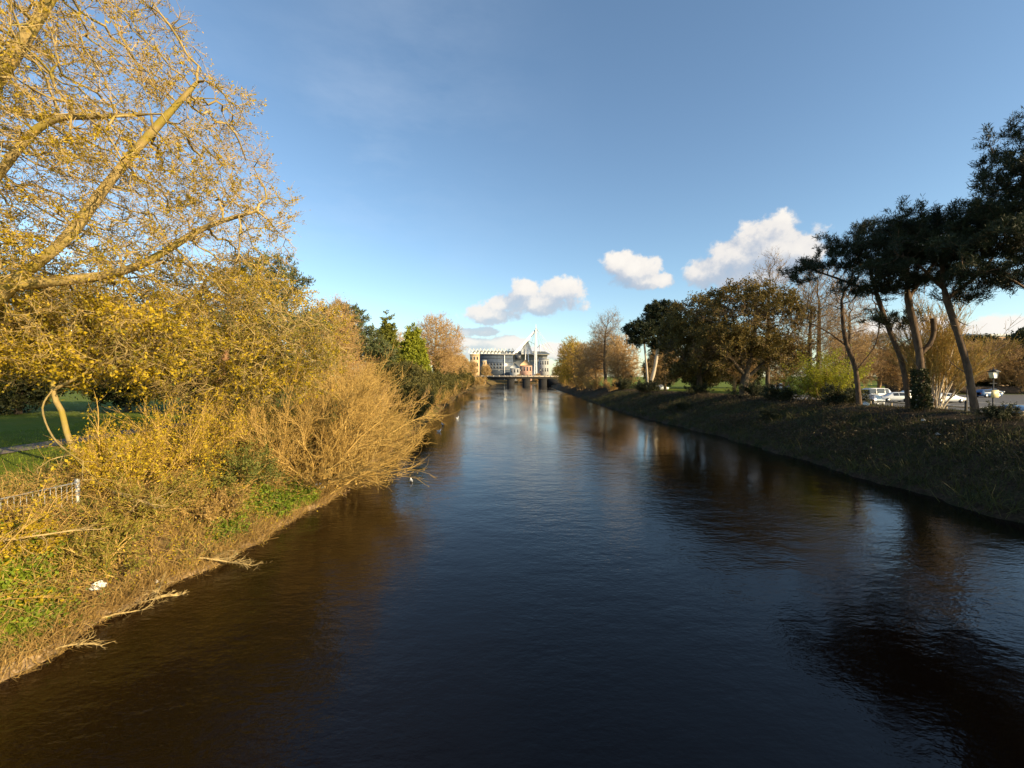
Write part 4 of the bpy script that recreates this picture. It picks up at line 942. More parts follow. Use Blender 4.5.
shrub('bush', 'yellow green spring bush on the right bank crest', 'bush', gp(33.8, 46.5), 40, 4.6, (0, 0, 0.8), (0.5, 0.5, 0.25), (0, 0, 0), 0.035, (M['brown_twig'], M['brown_twig']), 12, 4, dict(mat=M['yellow_leaf'], k=2.6, l=0.15, w=0.09, off=0.1), base_r=0.8)
cb_ = shrub('bush', 'dark low bush under the yellow green bush', 'bush', gp(32.0, 41.8), 30, 2.0, (0, 0, 0.6), (0.7, 0.7, 0.3), (0, 0, 0), 0.03, (M['dark_bark'], M['dark_bark']), 9, 4, dict(mat=M['dark_leaf'], k=2.4, l=0.14, w=0.08, off=0.08), 'low bushes on the right bank crest', base_r=0.6)
for i, (u, y, s, lab) in enumerate(((9.2, 50, 1.0, 'dark low bush just left of the yellow green bush'), (10, 56, 1.1, 'dark low bush at the foot of the broad oak'), (9, 68, 0.9, 'dark low bush below the holm oak'),
                                    (8.0, 88, 1.3, 'dark low bush below the twin trunked pine'), (9, 112, 1.6, 'dark low bush on the crest beneath bare orange trees'), 
                                    (4.2, 44, 0.6, 'small bush halfway down the right bank below the yellow green one'), (3.4, 62, 0.7, 'small pale topped bush low on the right bank below the oak'), (8.5, 27.0, 0.5, 'small dark bush at the foot of the straight leaning pine'))):
    dup(cb_, gp(float(xr(y)) + u, y), i * 1.3, s, lab, 'low bushes on the right bank crest')
# trees behind the car park
GC = 'trees behind the car park'
c1 = bare('bare_tree', 'brown bare tree behind the white van', 'tree', gp(72, 92), 14, 13, M['brown_twig'], M['brown_twig'], 1100, 0.35, 4, 1.3, 0.035, dict(mat=M['dry_leaf'], k=0.16, l=0.3, w=0.14), GC, low=0.12)
for x, y, rz, s, lab in ((62, 98, 1, 1.0, 'brown bare tree behind the car park, left of the white van'), (82, 96, 2, 1.05, 'brown bare tree behind the forked pine trunk'), (92, 95, 3, 0.95, 'brown bare tree behind the multi stemmed tree'), (58, 112, 4, 1.1, 'far brown bare tree behind the yellow green bush'), (104, 98, 5, 0.9, 'brown bare tree behind the straight leaning pine'), (113, 100, 2.2, 0.95, 'brown bare tree behind the lantern street lamp'), (122, 96, 0.4, 0.8, 'brown bare tree at the right edge above the low brick wall')):
    dup(c1, gp(x, y), rz, s, lab, GC)
ev = tree('evergreen_tree', 'dark evergreen tree behind the street lamp', 'tree', gp(117, 108), [(0, 0, 5.2, 6.0, 5.2, 4.6), (-3.4, 0, 8.6, 3.2, 3, 3), (2.6, 0.4, 10.6, 3.4, 3, 3.2), (5.2, -0.5, 6.6, 2.6, 2.6, 2.4), (-0.6, 0, 12.0, 2.2, 2.2, 2.4)], [[(0, 0, 0), (0, 0, 4), (0, 0, 11)]], 1000, 0.6, 0.9, 0.4, 0.03, M['dark_bark'],
          dict(mat=M['dark_bark'], k=2, L=1.0, r=0.025, rmax=0.1, sub=2), dict(mat=M['dark_leaf'], k=3.2, l=0.6, w=0.3, off=0.3), GC)
for x, y, rz, s, lab in ((125, 104, 1, 1.1, 'dark evergreen tree at the right edge beyond the car park'), (136, 108, 2, 1.2, 'farthest right dark evergreen beyond the car park'), (103, 112, 3, 0.85, 'lower dark evergreen left of the street lamp'), (80, 150, 5, 1.3, 'dark evergreen far behind the broad oak'), (62, 140, 5.5, 1.2, 'dark evergreen far behind the holm oak'), (52, 150, 4.5, 1.2, 'dark evergreen far behind the twin trunked pine')):
    dup(ev, gp(x, y), rz, s, lab, GC)
# trees beyond the bridge
for i, (x, y, rz, s, lab) in enumerate(((36, 350, 2.6, 0.95, 'orange bare tree behind the right parapet of the bridge'), (-20, 330, 1, 1.0, 'orange bare tree beyond the left end of the bridge'), (6, 372, 2, 0.62, 'golden tree glimpsed through the middle of the bridge'), (22, 370, 3, 0.66, 'golden tree glimpsed through the right of the bridge'),
                                        (44, 330, 4, 1.2, 'orange bare tree beyond the right end of the bridge'), (-34, 300, 5, 1.25, 'orange bare tree on the left just short of the bridge'), (40, 262, 6, 1.2, 'orange bare tree on the right just short of the bridge'))):
    dup(t2 if x < 38 else r3, (x, y, max(Hs(x, y), 0.6) - 0.05), rz, s, lab, 'trees round the far bridge')
# ------------------------------------------------------------------ far bridge
stone = plain('shade_darkened_stone', (0.017, 0.0155, 0.014), 0.9, var=0.4, scale=1.2)  # bridge stone darkened, its shadow is put into the colour
pale_stone = plain('pale_bridge_stone', (0.42, 0.36, 0.29), 0.85, var=0.25, scale=0.8)
iron = plain('dark_iron', (0.03, 0.03, 0.032), 0.5)
white_steel = plain('white_painted_steel', (0.70, 0.70, 0.70), 0.45)
BY = 304.0
t = thing('stone_bridge', 'low dark bridge on stone piers crossing the river far ahead', 'bridge', (5, BY, 0))
g = G(); g.box((0, 0, 5.55), (60, 12, 1.3)); g.box((0, -6.1, 6.05), (60, 0.25, 0.3)); g.build('deck', stone, t)
for x in (-0.8, 10.0, 21.6):
    g = G()
    g.prism([(x - 5 - 2.5, -7.0), (x - 5, -9.4), (x - 5 + 2.5, -7.0), (x - 5 + 2.5, 6.5), (x - 5, 8.5), (x - 5 - 2.5, 6.5)], -1.6, 4.1, axis=2)
    g.box((x - 5, -0.2, 4.5), (5.6, 13.4, 0.8))
    g.build('pier', stone, t)
for sx in (-1, 1):
    g = G(); g.box((sx * 25.5 - (4 if sx < 0 else -1), 0, 2.4), (13, 13, 4.9)); g.build('abutment', stone, t)
for sy in (-1, 1):
    g = G(); g.box((0, sy * 5.8, 6.62), (60, 0.3, 0.85))
    for k in range(16): g.box((-30 + k * 4, sy * 5.8, 6.75), (0.5, 0.5, 1.1))
    p = g.build('parapet', pale_stone, t)
    g = G()
    for k in range(60): g.box((-29.6 + k * 1.0, sy * 5.8, 7.25), (0.05, 0.05, 0.42))
    g.box((0, sy * 5.8, 7.47), (60, 0.08, 0.06)); g.build('railing', iron, p)
lampglass = plain('lamp_glass', (0.75, 0.74, 0.68), 0.3)
def lamp_post(label, loc, hh, s=1.0, group=None):
    t = thing('street_lamp', label, 'street lamp', loc, 0, group)
    g = G(); g.bar((0, 0, -0.2), (0, 0, 0.8 * s), 0.09 * s, 0.075 * s, 8); g.bar((0, 0, 0.8 * s), (0, 0, hh - 0.55 * s), 0.05 * s, 0.035 * s, 8); g.bar((-0.25 * s, 0, hh - 0.9 * s), (0.25 * s, 0, hh - 0.9 * s), 0.018 * s)
    g.build('pole', iron, t, True)
    g = G(); g.prism([(-0.10 * s, 0), (0.10 * s, 0), (0.20 * s, 0.42 * s), (-0.20 * s, 0.42 * s)], -0.15 * s, 0.15 * s)
    for v in g.V: v[:, 2] += hh - 0.55 * s
    l = g.build('lantern', lampglass, t)
    g = G(); g.box((0, 0, hh - 0.05 * s), (0.5 * s, 0.5 * s, 0.16 * s), taper=0.35); g.bar((0, 0, hh + 0.03 * s), (0, 0, hh + 0.16 * s), 0.02 * s); g.build('cap', iron, l)
    return t
lp = lamp_post('left of three lamp posts along the far bridge', (-9, BY - 4.8, 6.2), 5.2, 1.4, 'lamp posts on the far bridge')
dup(lp, (6, BY - 4.8, 6.2), 0, 1.0, 'middle of three lamp posts along the far bridge', 'lamp posts on the far bridge')
dup(lp, (20, BY - 4.8, 6.2), 0, 1.0, 'right of three lamp posts along the far bridge', 'lamp posts on the far bridge')

# ------------------------------------------------------------------ stadium and buildings behind the bridge
gl = plain('blue_grey_glass', (0.075, 0.095, 0.13), 0.25, var=0.3, scale=0.3)
concrete = plain('pale_concrete', (0.33, 0.33, 0.33), 0.8, var=0.15, scale=0.2)
redbrick = plain('salmon_brick', (0.42, 0.25, 0.19), 0.9, var=0.25, scale=0.4)
sandst = plain('sandstone', (0.55, 0.38, 0.22), 0.85, var=0.2, scale=0.3)
grey_roof = plain('grey_cladding', (0.30, 0.32, 0.35), 0.5, var=0.15, scale=0.2)
shade_clad = plain('dark_cladding', (0.05, 0.055, 0.065), 0.5)
def window_grid(parent, xs, zs, y, w, h, mat, d=0.12):
    for x in xs:
        for z in zs:
            g = G(); g.box((x, y, z), (w, d, h)); g.build('window', mat, parent)
SY = 480.0
def sx_(px): return (px - 512) / F * SY
def sz_(py): return CAMZ + (HOR - py) / F * SY
t = thing('stadium', 'white masted sports stadium rising behind the bridge', 'stadium', (0, SY, 2.5))
o = np.array([0, SY, 2.5])
def sp(px, py, dy=0): return np.array([sx_(px), dy, sz_(py) - 2.5])
g = G()                 # seating bowl: a long raked block, wider at the top
g.prism([(sx_(474), 4), (sx_(545), 4), (sx_(549), sz_(354) - 2.5), (sx_(471), sz_(354) - 2.5)], 20, 130); g.build('seating_bowl', grey_roof, t)
g = G()
g.prism([(sx_(469), sz_(353.6) - 2.5), (sx_(551), sz_(353.6) - 2.5), (sx_(546), sz_(351) - 2.5), (sx_(474), sz_(350) - 2.5)], 10, 130); g.build('roof', white_steel, t)
g = G()                 # white roof trusses standing above the edge
for k in range(13):
    px = 468 + k * 3.6
    g.bar(sp(px, 352, 8), sp(px + 1.2, 347.8 + (k % 3) * 0.6, 8), 0.5, 0.35, 4); g.bar(sp(px + 1.2, 348.2, 8), sp(px + 3.6, 351.6, 8), 0.4, 0.3, 4)
g.build('roof_truss', white_steel, t)
g = G()                 # twin tube mast
for dx in (-1.1, 1.1):
    g.bar(sp(535.3, 374) + [dx, -4, 0], sp(535.6, 330) + [dx * 0.4, -4, 0], 0.75, 0.6, 8)
g.bar(sp(535.6, 332) + [0, -4, 0], sp(535.7, 324.5) + [0, -4, 0], 0.55, 0.15, 8)
for py in range(336, 374, 5): g.bar(sp(535.4, py) + [-1, -4, 0], sp(535.4, py) + [1, -4, 0], 0.25, 0.25, 4)
g.build('mast', white_steel, t, True)
g = G(); g.bar(sp(513.5, 354, -2), sp(535.2, 330.5, -3), 1.3, 0.8, 8); g.bar(sp(515.5, 354, 2), sp(535.2, 332, -2), 0.6, 0.5, 6)
for k in range(6):
    a = sp(513.5 + k * 3.4, 354 - k * 3.6, -2); b_ = sp(516.5 + k * 3.2, 353 - k * 3.3, 2); g.bar(a, b_, 0.35, 0.35, 4)
g.build('raking_strut', white_steel, t, True)
g = G()                 # second, shorter mast leaning out on the far side, with its lattice
g.bar(sp(543, 373, 30), sp(541.5, 343, 26), 0.7, 0.5, 6); g.bar(sp(541.5, 343, 26), sp(556, 352, 30), 0.35, 0.3, 5); g.bar(sp(541.5, 343, 26), sp(533, 352, 30), 0.35, 0.3, 5)
g.build('leaning_mast', white_steel, t, True)
g = G(); g.bar(sp(529.5, 374, -2), sp(527, 340, 3), 0.5, 0.4, 6); g.bar(sp(524.2, 374, -2), sp(526.6, 340, 3), 0.5, 0.4, 6); g.bar(sp(535.2, 345, -3), sp(527, 339.8, 3), 0.3, 0.3, 4); g.bar(sp(535.2, 356, -3), sp(530, 353, 3), 0.3, 0.3, 4)
g.build('lattice_mast', white_steel, t, True)
g = G()
g.prism([(sx_(520), sz_(354) - 2.5), (sx_(533), sz_(354) - 2.5), (sx_(527.8), sz_(339.5) - 2.5), (sx_(526.0), sz_(339.5) - 2.5)], 2, 22); g.build('stair_tower', white_steel, t)
g = G(); g.prism([(sx_(521), sz_(353) - 2.5), (sx_(524.6), sz_(353) - 2.5), (sx_(524.8), sz_(343) - 2.5)], 1.2, 2.2); g.build('louvre', grey_roof, t)
g = G()
for q in ((546, 352), (551, 353), (541, 353), (529, 353), (557, 355)):
    g.bar(sp(535.6, 328, -4), sp(q[0], q[1], 6), 0.16, 0.16, 4)
g.build('cable', white_steel, t)
g = G(); g.box(tuple(sp(518, 357.3, 0)), (6.4, 6, 5.2)); g.prism([(sx_(515), sz_(355) - 2.5), (sx_(521), sz_(355) - 2.5), (sx_(521.6), sz_(353) - 2.5), (sx_(514.6), sz_(353) - 2.5)], -3, 3); g.build('ramp_block', shade_clad, t)
for k in range(3):
    g = G(); g.box(tuple(sp(536, 356.5 + k * 1.9, 19.5)), (28, 0.6, 0.7)); g.build('concourse', grey_roof, t)
# glass office block
ox = sx_(490)
OY = 440.0
def qx(px): return (px - 512) / F * OY
def qz(py): return CAMZ + (HOR - py) / F * OY
t = thing('office_block', 'dark blue glazed office block left of the stadium mast', 'building', (qx(496), OY, 2.5))
c0 = qx(496)
g = G(); g.box((0, 8, (qz(354.6) - 2.5) / 2), (qx(512) - qx(478), 16, qz(354.6) - 2.5)); g.build('wall', gl, t)
g = G(); g.box((0, 7.5, qz(354.2) - 2.5), (qx(513) - qx(477), 18, 0.9)); g.build('roof', concrete, t)
g = G(); g.box((qx(504.4) - c0, -0.3, (qz(355) - 2.5) / 2), (0.9, 0.5, qz(355) - 2.5)); g.build('fin', white_steel, t)
for py in (358.5, 362.5, 366, 369.2):
    g = G(); g.box((0, -0.06, qz(py) - 2.5), (qx(512) - qx(478) - 0.4, 0.15, 0.35)); g.build('floor_band', shade_clad if py < 365 else concrete, t)
window_grid(t, [qx(p) - c0 for p in (483, 486, 489, 492, 495, 498, 501)], [qz(p) - 2.5 for p in (364.3, 367.6)], -0.05, 2.0, 2.0, shade_clad)
def house(name, label, px0, px1, pyt, Y, wall, roof, wins, depth=10, pitched=True, bayrows=2):
    cx = ((px0 + px1) / 2 - 512) / F * Y; w = (px1 - px0) / F * Y; ht = CAMZ + (HOR - pyt) / F * Y - 2.5
    t = thing(name, label, 'building', (cx, Y, 2.5))
    wh = ht * (0.72 if pitched else 0.95)
    g = G(); g.box((0, depth / 2, wh / 2), (w, depth, wh)); g.build('wall', wall, t)
    g = G()
    if pitched: g.prism([(-w / 2 - 0.3, wh - 0.02), (w / 2 + 0.3, wh - 0.02), (0.25, ht), (-0.25, ht)], -0.3, depth + 0.3)
    else: g.box((0, depth / 2, wh + ht * 0.025), (w + 0.5, depth + 0.5, ht * 0.05))
    g.build('roof', roof, t)
    window_grid(t, [(-0.5 + (k + 0.5) / wins) * w for k in range(wins)], [wh * (r + 0.55) / bayrows for r in range(bayrows)], -0.04, w / wins * 0.45, wh / bayrows * 0.5, shade_clad)
    return t
house('brick_building', 'salmon brick building at the foot of the stadium mast', 520, 532, 359.5, 400, redbrick, sandst, 4)
house('white_building', 'pale rendered building right of the stadium mast', 539.5, 549, 358.5, 410, concrete, grey_roof, 4, pitched=False, bayrows=3)
house('sandstone_building', 'pale building between the office block and brick building', 510, 519.5, 363, 398, concrete, grey_roof, 3)
house('sandstone_building', 'sunlit sandstone building behind the left end of the bridge', 470, 479, 354, 420, sandst, sandst, 3, pitched=False, bayrows=4)
house('sandstone_building', 'narrow sunlit sandstone building among the left bridge trees', 482, 486, 360, 360, sandst, concrete, 2, pitched=False, bayrows=4)
house('flat_roofed_building', 'brown flat roofed block above the trees beyond the car park', 964, 1012, 334, 165, plain('brown_block', (0.30, 0.20, 0.13), 0.9), grey_roof, 9, 14, False, 6)
house('flat_roofed_building', 'low grey block glimpsed between the pine trunks', 903, 930, 347, 170, plain('grey_block', (0.26, 0.20, 0.16), 0.9), grey_roof, 5, 12, False, 4)

# ------------------------------------------------------------------ vehicles
tyre_m = plain('tyre_rubber', (0.02, 0.02, 0.02), 0.9)
rim_m = plain('alloy_rim', (0.45, 0.45, 0.46), 0.35, 0.8)
glass_m = plain('car_glass', (0.03, 0.035, 0.04), 0.08)
hl_m = plain('headlight_lens', (0.8, 0.8, 0.78), 0.15)
tl_m = plain('tail_light_lens', (0.35, 0.02, 0.02), 0.2)
PAINT = dict(white=plain('white_car_paint', (0.80, 0.80, 0.78), 0.25, coat=0.5, var=0.03), silver=plain('silver_car_paint', (0.42, 0.43, 0.45), 0.3, 0.6, var=0.03), blue=plain('blue_car_paint', (0.06, 0.12, 0.25), 0.25, coat=0.5, var=0.05), dark=plain('dark_car_paint', (0.03, 0.032, 0.04), 0.25, coat=0.5, var=0.05))
PROF = {  # stations: x from tail to nose, half width low, z low, z belt, half width top, z top
    'hatch': [(-2.0, .70, .45, .80, .62, .95), (-1.93, .82, .28, .92, .68, 1.10), (-1.45, .86, .22, .95, .60, 1.44), (-0.3, .87, .20, .93, .60, 1.50), (0.45, .87, .20, .92, .60, 1.40), (1.05, .86, .20, .90, .72, .98), (1.75, .83, .22, .74, .70, .80), (2.05, .68, .32, .58, .58, .66)],
    'saloon': [(-2.3, .70, .45, .86, .62, .95), (-2.2, .84, .28, .92, .72, 1.02), (-1.6, .87, .22, .95, .70, 1.06), (-0.95, .88, .20, .94, .60, 1.40), (0.0, .88, .20, .92, .60, 1.45), (0.6, .88, .20, .91, .60, 1.36), (1.25, .87, .20, .88, .74, .96), (2.0, .84, .22, .74, .70, .82), (2.35, .68, .32, .58, .58, .66)],
    'van': [(-2.4, .80, .40, 1.0, .74, 1.70), (-2.36, .90, .28, 1.05, .80, 1.88), (-1.2, .92, .22, 1.08, .80, 1.95), (0.3, .92, .22, 1.06, .80, 1.95), (1.0, .92, .22, 1.05, .76, 1.86), (1.6, .91, .22, 1.03, .80, 1.15), (2.2, .86, .26, .85, .74, .95), (2.42, .72, .36, .66, .62, .76)],
}
def car(label, px, Y, rz, kind, paint, z=2.62, x=None, group='cars in the car park'):
    X = (px - 512) / F * Y if x is None else x
    t = thing('parked_van' if kind == 'van' else 'parked_car', label, 'van' if kind == 'van' else 'car', (X, Y, z), rz, group)
    S = PROF[kind]; g = G(); rings = []
    for (xx, w, zl, zb, wt, zt) in S:
        rings.append([(xx, -w * .92, zl), (xx, -w, (zl + zb) / 2), (xx, -w * 0.985, zb), (xx, -wt, zt - 0.05), (xx, -wt * .8, zt), (xx, wt * .8, zt), (xx, wt, zt - 0.05), (xx, w * 0.985, zb), (xx, w, (zl + zb) / 2), (xx, w * .92, zl)])
    V = np.array(rings).reshape(-1, 3); n = len(S); m = 10
    q = [[i * m + j, i * m + (j + 1) % m, (i + 1) * m + (j + 1) % m, (i + 1) * m + j] for i in range(n - 1) for j in range(m)]
    g.add(V, q)
    for i in (0, n - 1):
        b0 = i * m; g.F.append(np.array([[b0 + 0, b0 + 1, b0 + 8, b0 + 9], [b0 + 1, b0 + 2, b0 + 7, b0 + 8], [b0 + 2, b0 + 3, b0 + 6, b0 + 7], [b0 + 3, b0 + 4, b0 + 5, b0 + 6]])); g.M.append(np.zeros(4, int))
    g.build('body', PAINT[paint], t, True)
    R = np.array(rings)
    cab = [i for i in range(n - 1) if max(S[i][5], S[i + 1][5]) > 1.2]
    def pane(A, B, C, D, push, f=0.10):
        A, B, C, D = map(np.array, (A, B, C, D)); c = (A + B + C + D) / 4
        Q = np.array([p + (c - p) * f for p in (A, B, C, D)]) + np.array(push)
        g = G(); g.add(Q, [[0, 1, 2, 3]]); g.add(Q - np.array(push) * 0.3, [[3, 2, 1, 0]]); g.build('window', glass_m, t)
    for i in cab:
        if min(S[i][5], S[i + 1][5]) > 1.2:
            for a, b_, s_ in ((2, 3, -1), (7, 6, 1)):
                pane(R[i][a], R[i + 1][a], R[i + 1][b_], R[i][b_], (0, 0.02 * s_, 0.006))
    i = cab[-1]; pane(R[i + 1][3], R[i + 1][6], R[i][6], R[i][3], (0.02, 0, 0.02), 0.08)
    i = cab[0]
    if kind == 'van': pane(R[0][2], R[0][7], R[0][6], R[0][3], (-0.02, 0, 0.01), 0.1)
    else: pane(R[i][3], R[i][6], R[i + 1][6], R[i + 1][3], (-0.02, 0, 0.02), 0.08)
    wx = S[-1][0] - 0.85
    for ax in (-wx + 0.05, wx - 0.05):
        for s_ in (-1, 1):
            g = G(); g.bar((ax, s_ * 0.70, 0.31), (ax, s_ * 0.90, 0.31), 0.31, 0.31, 16); wh = g.build('wheel', tyre_m, t, False)
            g = G(); g.bar((ax, s_ * 0.895, 0.31), (ax, s_ * 0.915, 0.31), 0.20, 0.18, 12); g.build('rim', rim_m, wh)
    for s_ in (-1, 1):
        xx = S[-2][0]; g = G(); g.box((xx + 0.12, s_ * 0.66, S[-2][3] - 0.02), (0.30, 0.22, 0.13)); g.build('headlight', hl_m, t)
        xx = S[0][0]; g = G(); g.box((xx + 0.03, s_ * 0.66, S[0][3]), (0.10, 0.2, 0.2)); g.build('tail_light', tl_m, t)
    return t
car('white van with side windows parked behind the low hatchback', 879, 72, 0.05, 'van', 'white')
car('white hatchback beside the white van, between the two left pine trunks', 894, 66, 2.9, 'hatch', 'white')
car('white hatchback partly hidden behind the forked pine trunk', 913, 74, 0.1, 'hatch', 'white')
car('long white saloon seen side on, right of the multi stemmed tree', 946, 64, -0.05, 'saloon', 'white')
car('silver hatchback close to the crest in front of the van', 873, 57, 0.6, 'hatch', 'silver')
car('white hatchback left of the slender bare trunk', 851, 66, 0.4, 'hatch', 'white')
car('blue hatchback behind the straight leaning pine', 988, 80, 0.0, 'hatch', 'blue')
car('dark saloon at the back of the car park near the street lamp', 991, 90, 0.1, 'saloon', 'dark')
car('blue hatchback nearest the crest at the right edge, only roof showing', 1012, 33.0, 0.9, 'hatch', 'blue', z=Hs(38.4, 33.0) + 0.02)
car('white van far behind the broad oak trunk', 783, 128, 0.3, 'van', 'white', z=2.5)
car('white hatchback far behind the broad oak, left of the white van', 769, 126, 2.7, 'hatch', 'white', z=2.5)
car('white hatchback far behind the dark holm oak', 662, 128, 0.4, 'hatch', 'white', z=2.5)

# ------------------------------------------------------------------ street furniture on the right
lamp_post('old style lantern street lamp beside the straight leaning pine', (40.3, 36.0, 2.55), 4.5, 1.25)
t = thing('sign_board', 'pale square sign board on the lantern lamp post', 'sign', (40.3, 35.86, 4.75))
g = G(); g.box((0, 0, 0.3), (0.62, 0.04, 0.62)); g.build('panel', plain('pale_yellow_sign', (0.62, 0.52, 0.28), 0.5), t)
g = G(); g.box((0, 0.04, 0.45), (0.12, 0.06, 0.06)); g.box((0, 0.04, 0.15), (0.12, 0.06, 0.06)); g.build('bracket', iron, t)
t = thing('sign_board', 'small pale sign on its own post behind the straight leaning pine', 'sign', (41.5, 39.2, 2.6))
g = G(); g.bar((0, 0, -0.2), (0, 0, 3.7), 0.04, 0.04, 8); g.build('post', iron, t)
g = G(); g.box((0, -0.06, 3.4), (0.55, 0.03, 0.6)); g.build('panel', plain('cream_sign', (0.5, 0.45, 0.33), 0.5), t)
bp = plain('white_post_paint', (0.72, 0.69, 0.62), 0.7)
def bollard(label, x, y, hh, mat, grp):
    t = thing('bollard', label, 'bollard', (x, y, Hs(x, y)), 0, grp)
    g = G(); g.bar((0, 0, -0.2), (0, 0, hh), 0.085, 0.08, 10); g.build('post', mat, t, True)
    g = G(); g.bar((0, 0, hh - 0.22), (0, 0, hh - 0.12), 0.09, 0.09, 10); g.build('band', iron, t)
bollard('white bollard between the forked pine and the pine left of it', 33.3, 35.6 - 0.2, 1.0, bp, 'bollards on the crest')
bollard('white bollard right of the multi stemmed tree', 34.6, 34.9, 1.0, bp, 'bollards on the crest')
bollard('short dark post close to the straight leaning pine', 33.4, 31.6, 0.8, plain('dark_post', (0.07, 0.055, 0.04), 0.9), 'bollards on the crest')
t = thing('knee_rail_fence', 'low wooden knee rail along the car park edge', 'fence', (36.6, 40, 0))
wood = plain('weathered_rail', (0.34, 0.27, 0.19), 0.9, var=0.3)
pts_ = [(float(xr(y)) + 13.4, y) for y in np.arange(30, 62, 1.8)]
for i, (x, y) in enumerate(pts_):
    z = Hs(x, y); g = G(); g.box((x - 36.6, y - 40, z + 0.3), (0.1, 0.1, 0.8)); g.build('post', wood, t)
for (x, y), (x2, y2) in zip(pts_[:-1], pts_[1:]):
    g = G(); g.bar((x - 36.6, y - 40, Hs(x, y) + 0.66), (x2 - 36.6, y2 - 40, Hs(x2, y2) + 0.66), 0.05, 0.05, 6); g.build('rail', wood, t)
t = thing('garden_wall', 'low brick wall along the back of the car park', 'wall', (118, 99, 2.5))
g = G(); g.box((0, 0, 0.85), (64, 0.3, 1.7)); g.build('wall', plain('dull_brick', (0.09, 0.06, 0.045), 0.9, var=0.3, scale=3), t)
g = G(); g.box((0, 0, 1.75), (64.1, 0.42, 0.1)); g.build('coping', stone, t)

# ------------------------------------------------------------------ railing on the left bank
galv = plain('pale_galvanised_steel', (0.52, 0.52, 0.50), 0.5, 0.3)
t = thing('park_railing', 'pale metal park railing half buried in growth above the left bank', 'railing', (-14.2, 12, 0))
ys_ = np.arange(7.2, 14.2, 2.26)
P_ = [(float(xl(y)) - 4.0, y, Hs(float(xl(y)) - 4.0, y) - 0.45) for y in ys_]
for x, y, z in P_:
    g = G(); g.box((x + 14.2, y - 12, z + 0.55), (0.09, 0.09, 1.3)); g.build('post', galv, t)
for (x, y, z), (x2, y2, z2) in zip(P_[:-1], P_[1:]):
    for dz in (0.18, 1.08):
        g = G(); g.bar((x + 14.2, y - 12, z + dz), (x2 + 14.2, y2 - 12, z2 + dz), 0.026, 0.026, 6); g.build('rail', galv, t)
    g = G()
    for k in range(1, 16):
        f = k / 16; xx, yy, zz = x + (x2 - x) * f, y + (y2 - y) * f, z + (z2 - z) * f
        g.bar((xx + 14.2, yy - 12, zz + 0.19), (xx + 14.2, yy - 12, zz + 1.07), 0.009, 0.009, 4)
    g.build('bar_panel', galv, t)

# ------------------------------------------------------------------ litter, driftwood and birds
bag_m = plain('white_plastic', (0.66, 0.65, 0.60), 0.5, var=0.3, scale=9)
def bag(label, x, y, s, dz=0.0):
    t = thing('plastic_bag', label, 'litter', (x, y, max(Hs(x, y), 0.0) + dz), rng.uniform(0, 6), 'white plastic litter')
    nU, nV = 14, 9
    u = np.linspace(0, 2 * math.pi, nU, endpoint=False); v = np.linspace(0.08, 0.98, nV)
    U, W = np.meshgrid(u, v)
    rr = np.sin(W * math.pi) ** 0.6 * (1 + 0.35 * np.sin(3 * U + 5 * W) * np.sin(7 * W + U))
    V = np.stack([np.cos(U) * rr * s * 0.62, np.sin(U) * rr * s * 0.45, W * s * (0.75 + 0.2 * np.sin(2 * U + 3 * W))], 2).reshape(-1, 3) + rng.normal(size=(nU * nV, 3)) * s * 0.04
    i = np.arange(nV - 1)[:, None] * nU + np.arange(nU)[None]; j = np.arange(nV - 1)[:, None] * nU + (np.arange(nU)[None] + 1) % nU
    g = G(); g.add(V, np.stack([i, j, j + nU, i + nU], 2).reshape(-1, 4)); g.build('sack', bag_m, t)
    top = np.array([0, 0, s * 0.85]); g = G()
    for sgn in (-1, 1):
        C = chains(np.array([top]), np.array([[0.5 * sgn, 0.3, 0.6]]), np.array([s * 0.5]), 4, (0, 0, -1.5), 0.3)
        Vv, Fq = chain_tubes(C, np.array([s * 0.07]), np.array([s * 0.04]), 5); g.add(Vv, Fq)
    g.build('handle', bag_m, t)
def bank_at(y, u): return float(xl(y)) - u
bag('white plastic bag caught in the brambles just above the water', bank_at(11.8, 0.9), 11.8, 0.26, 0.22)
bag('small white plastic scrap on the twigs at the waterline', bank_at(12.9, 0.25), 12.9, 0.12, 0.1)
bag('white plastic bag at the foot of the fanning willow stems', -10.2, 22.6, 0.4, 0.2)
bag('white plastic litter on the right crest left of the leaning pine', 31.0, 37.6, 0.36, 0.1)
bag('white plastic litter low on the right bank', 27.6, 27.8, 0.2, 0.05)
bag('white plastic litter halfway up the right bank', 29.6, 30.9, 0.2, 0.05)
def driftwood(label, loc, d, L, r, n=26):
    t = thing('dead_branch', label, 'driftwood', loc, 0, 'dead branches at the water edge')
    C = chains(np.zeros((1, 3)), np.array([d], float), np.array([L]), 9, (0, 0, -0.1), 0.22)
    g = G(); V, Fq = chain_tubes(C, np.array([r]), np.array([r * 0.3]), 7); g.add(V, Fq, 0, 0.6); g.build('limb', M['pale_bark'], t, True)
    p, dd, _ = spawn(C, n, 0.15, 1.0, 0.8); dd[:, 2] = np.abs(dd[:, 2]) * 0.6 - 0.05
    C1 = chains(p, dd, L * 0.32 * rng.uniform(0.3, 1.1, n), 4, (0, 0, -0.1), 0.35)
    h = G(); V, Fq = chain_tubes(C1, np.full(n, r * 0.32), np.full(n, r * 0.1), 4); h.add(V, Fq, 0, np.repeat(rng.uniform(0, 1, n), 20))
    p, dd, _ = spawn(C1, 4, 0.3, 1.0, 0.7); C2 = chains(p, dd, L * 0.12 * rng.uniform(0.4, 1.1, len(p)), 3, (0, 0, 0), 0.3)
    V, Fq = chain_tubes(C2, np.full(len(p), r * 0.14), np.full(len(p), r * 0.06), 3); h.add(V, Fq, 0, np.repeat(rng.uniform(0, 1, len(p)), 12))
    h.build('twigs', M['pale_bark'], t)
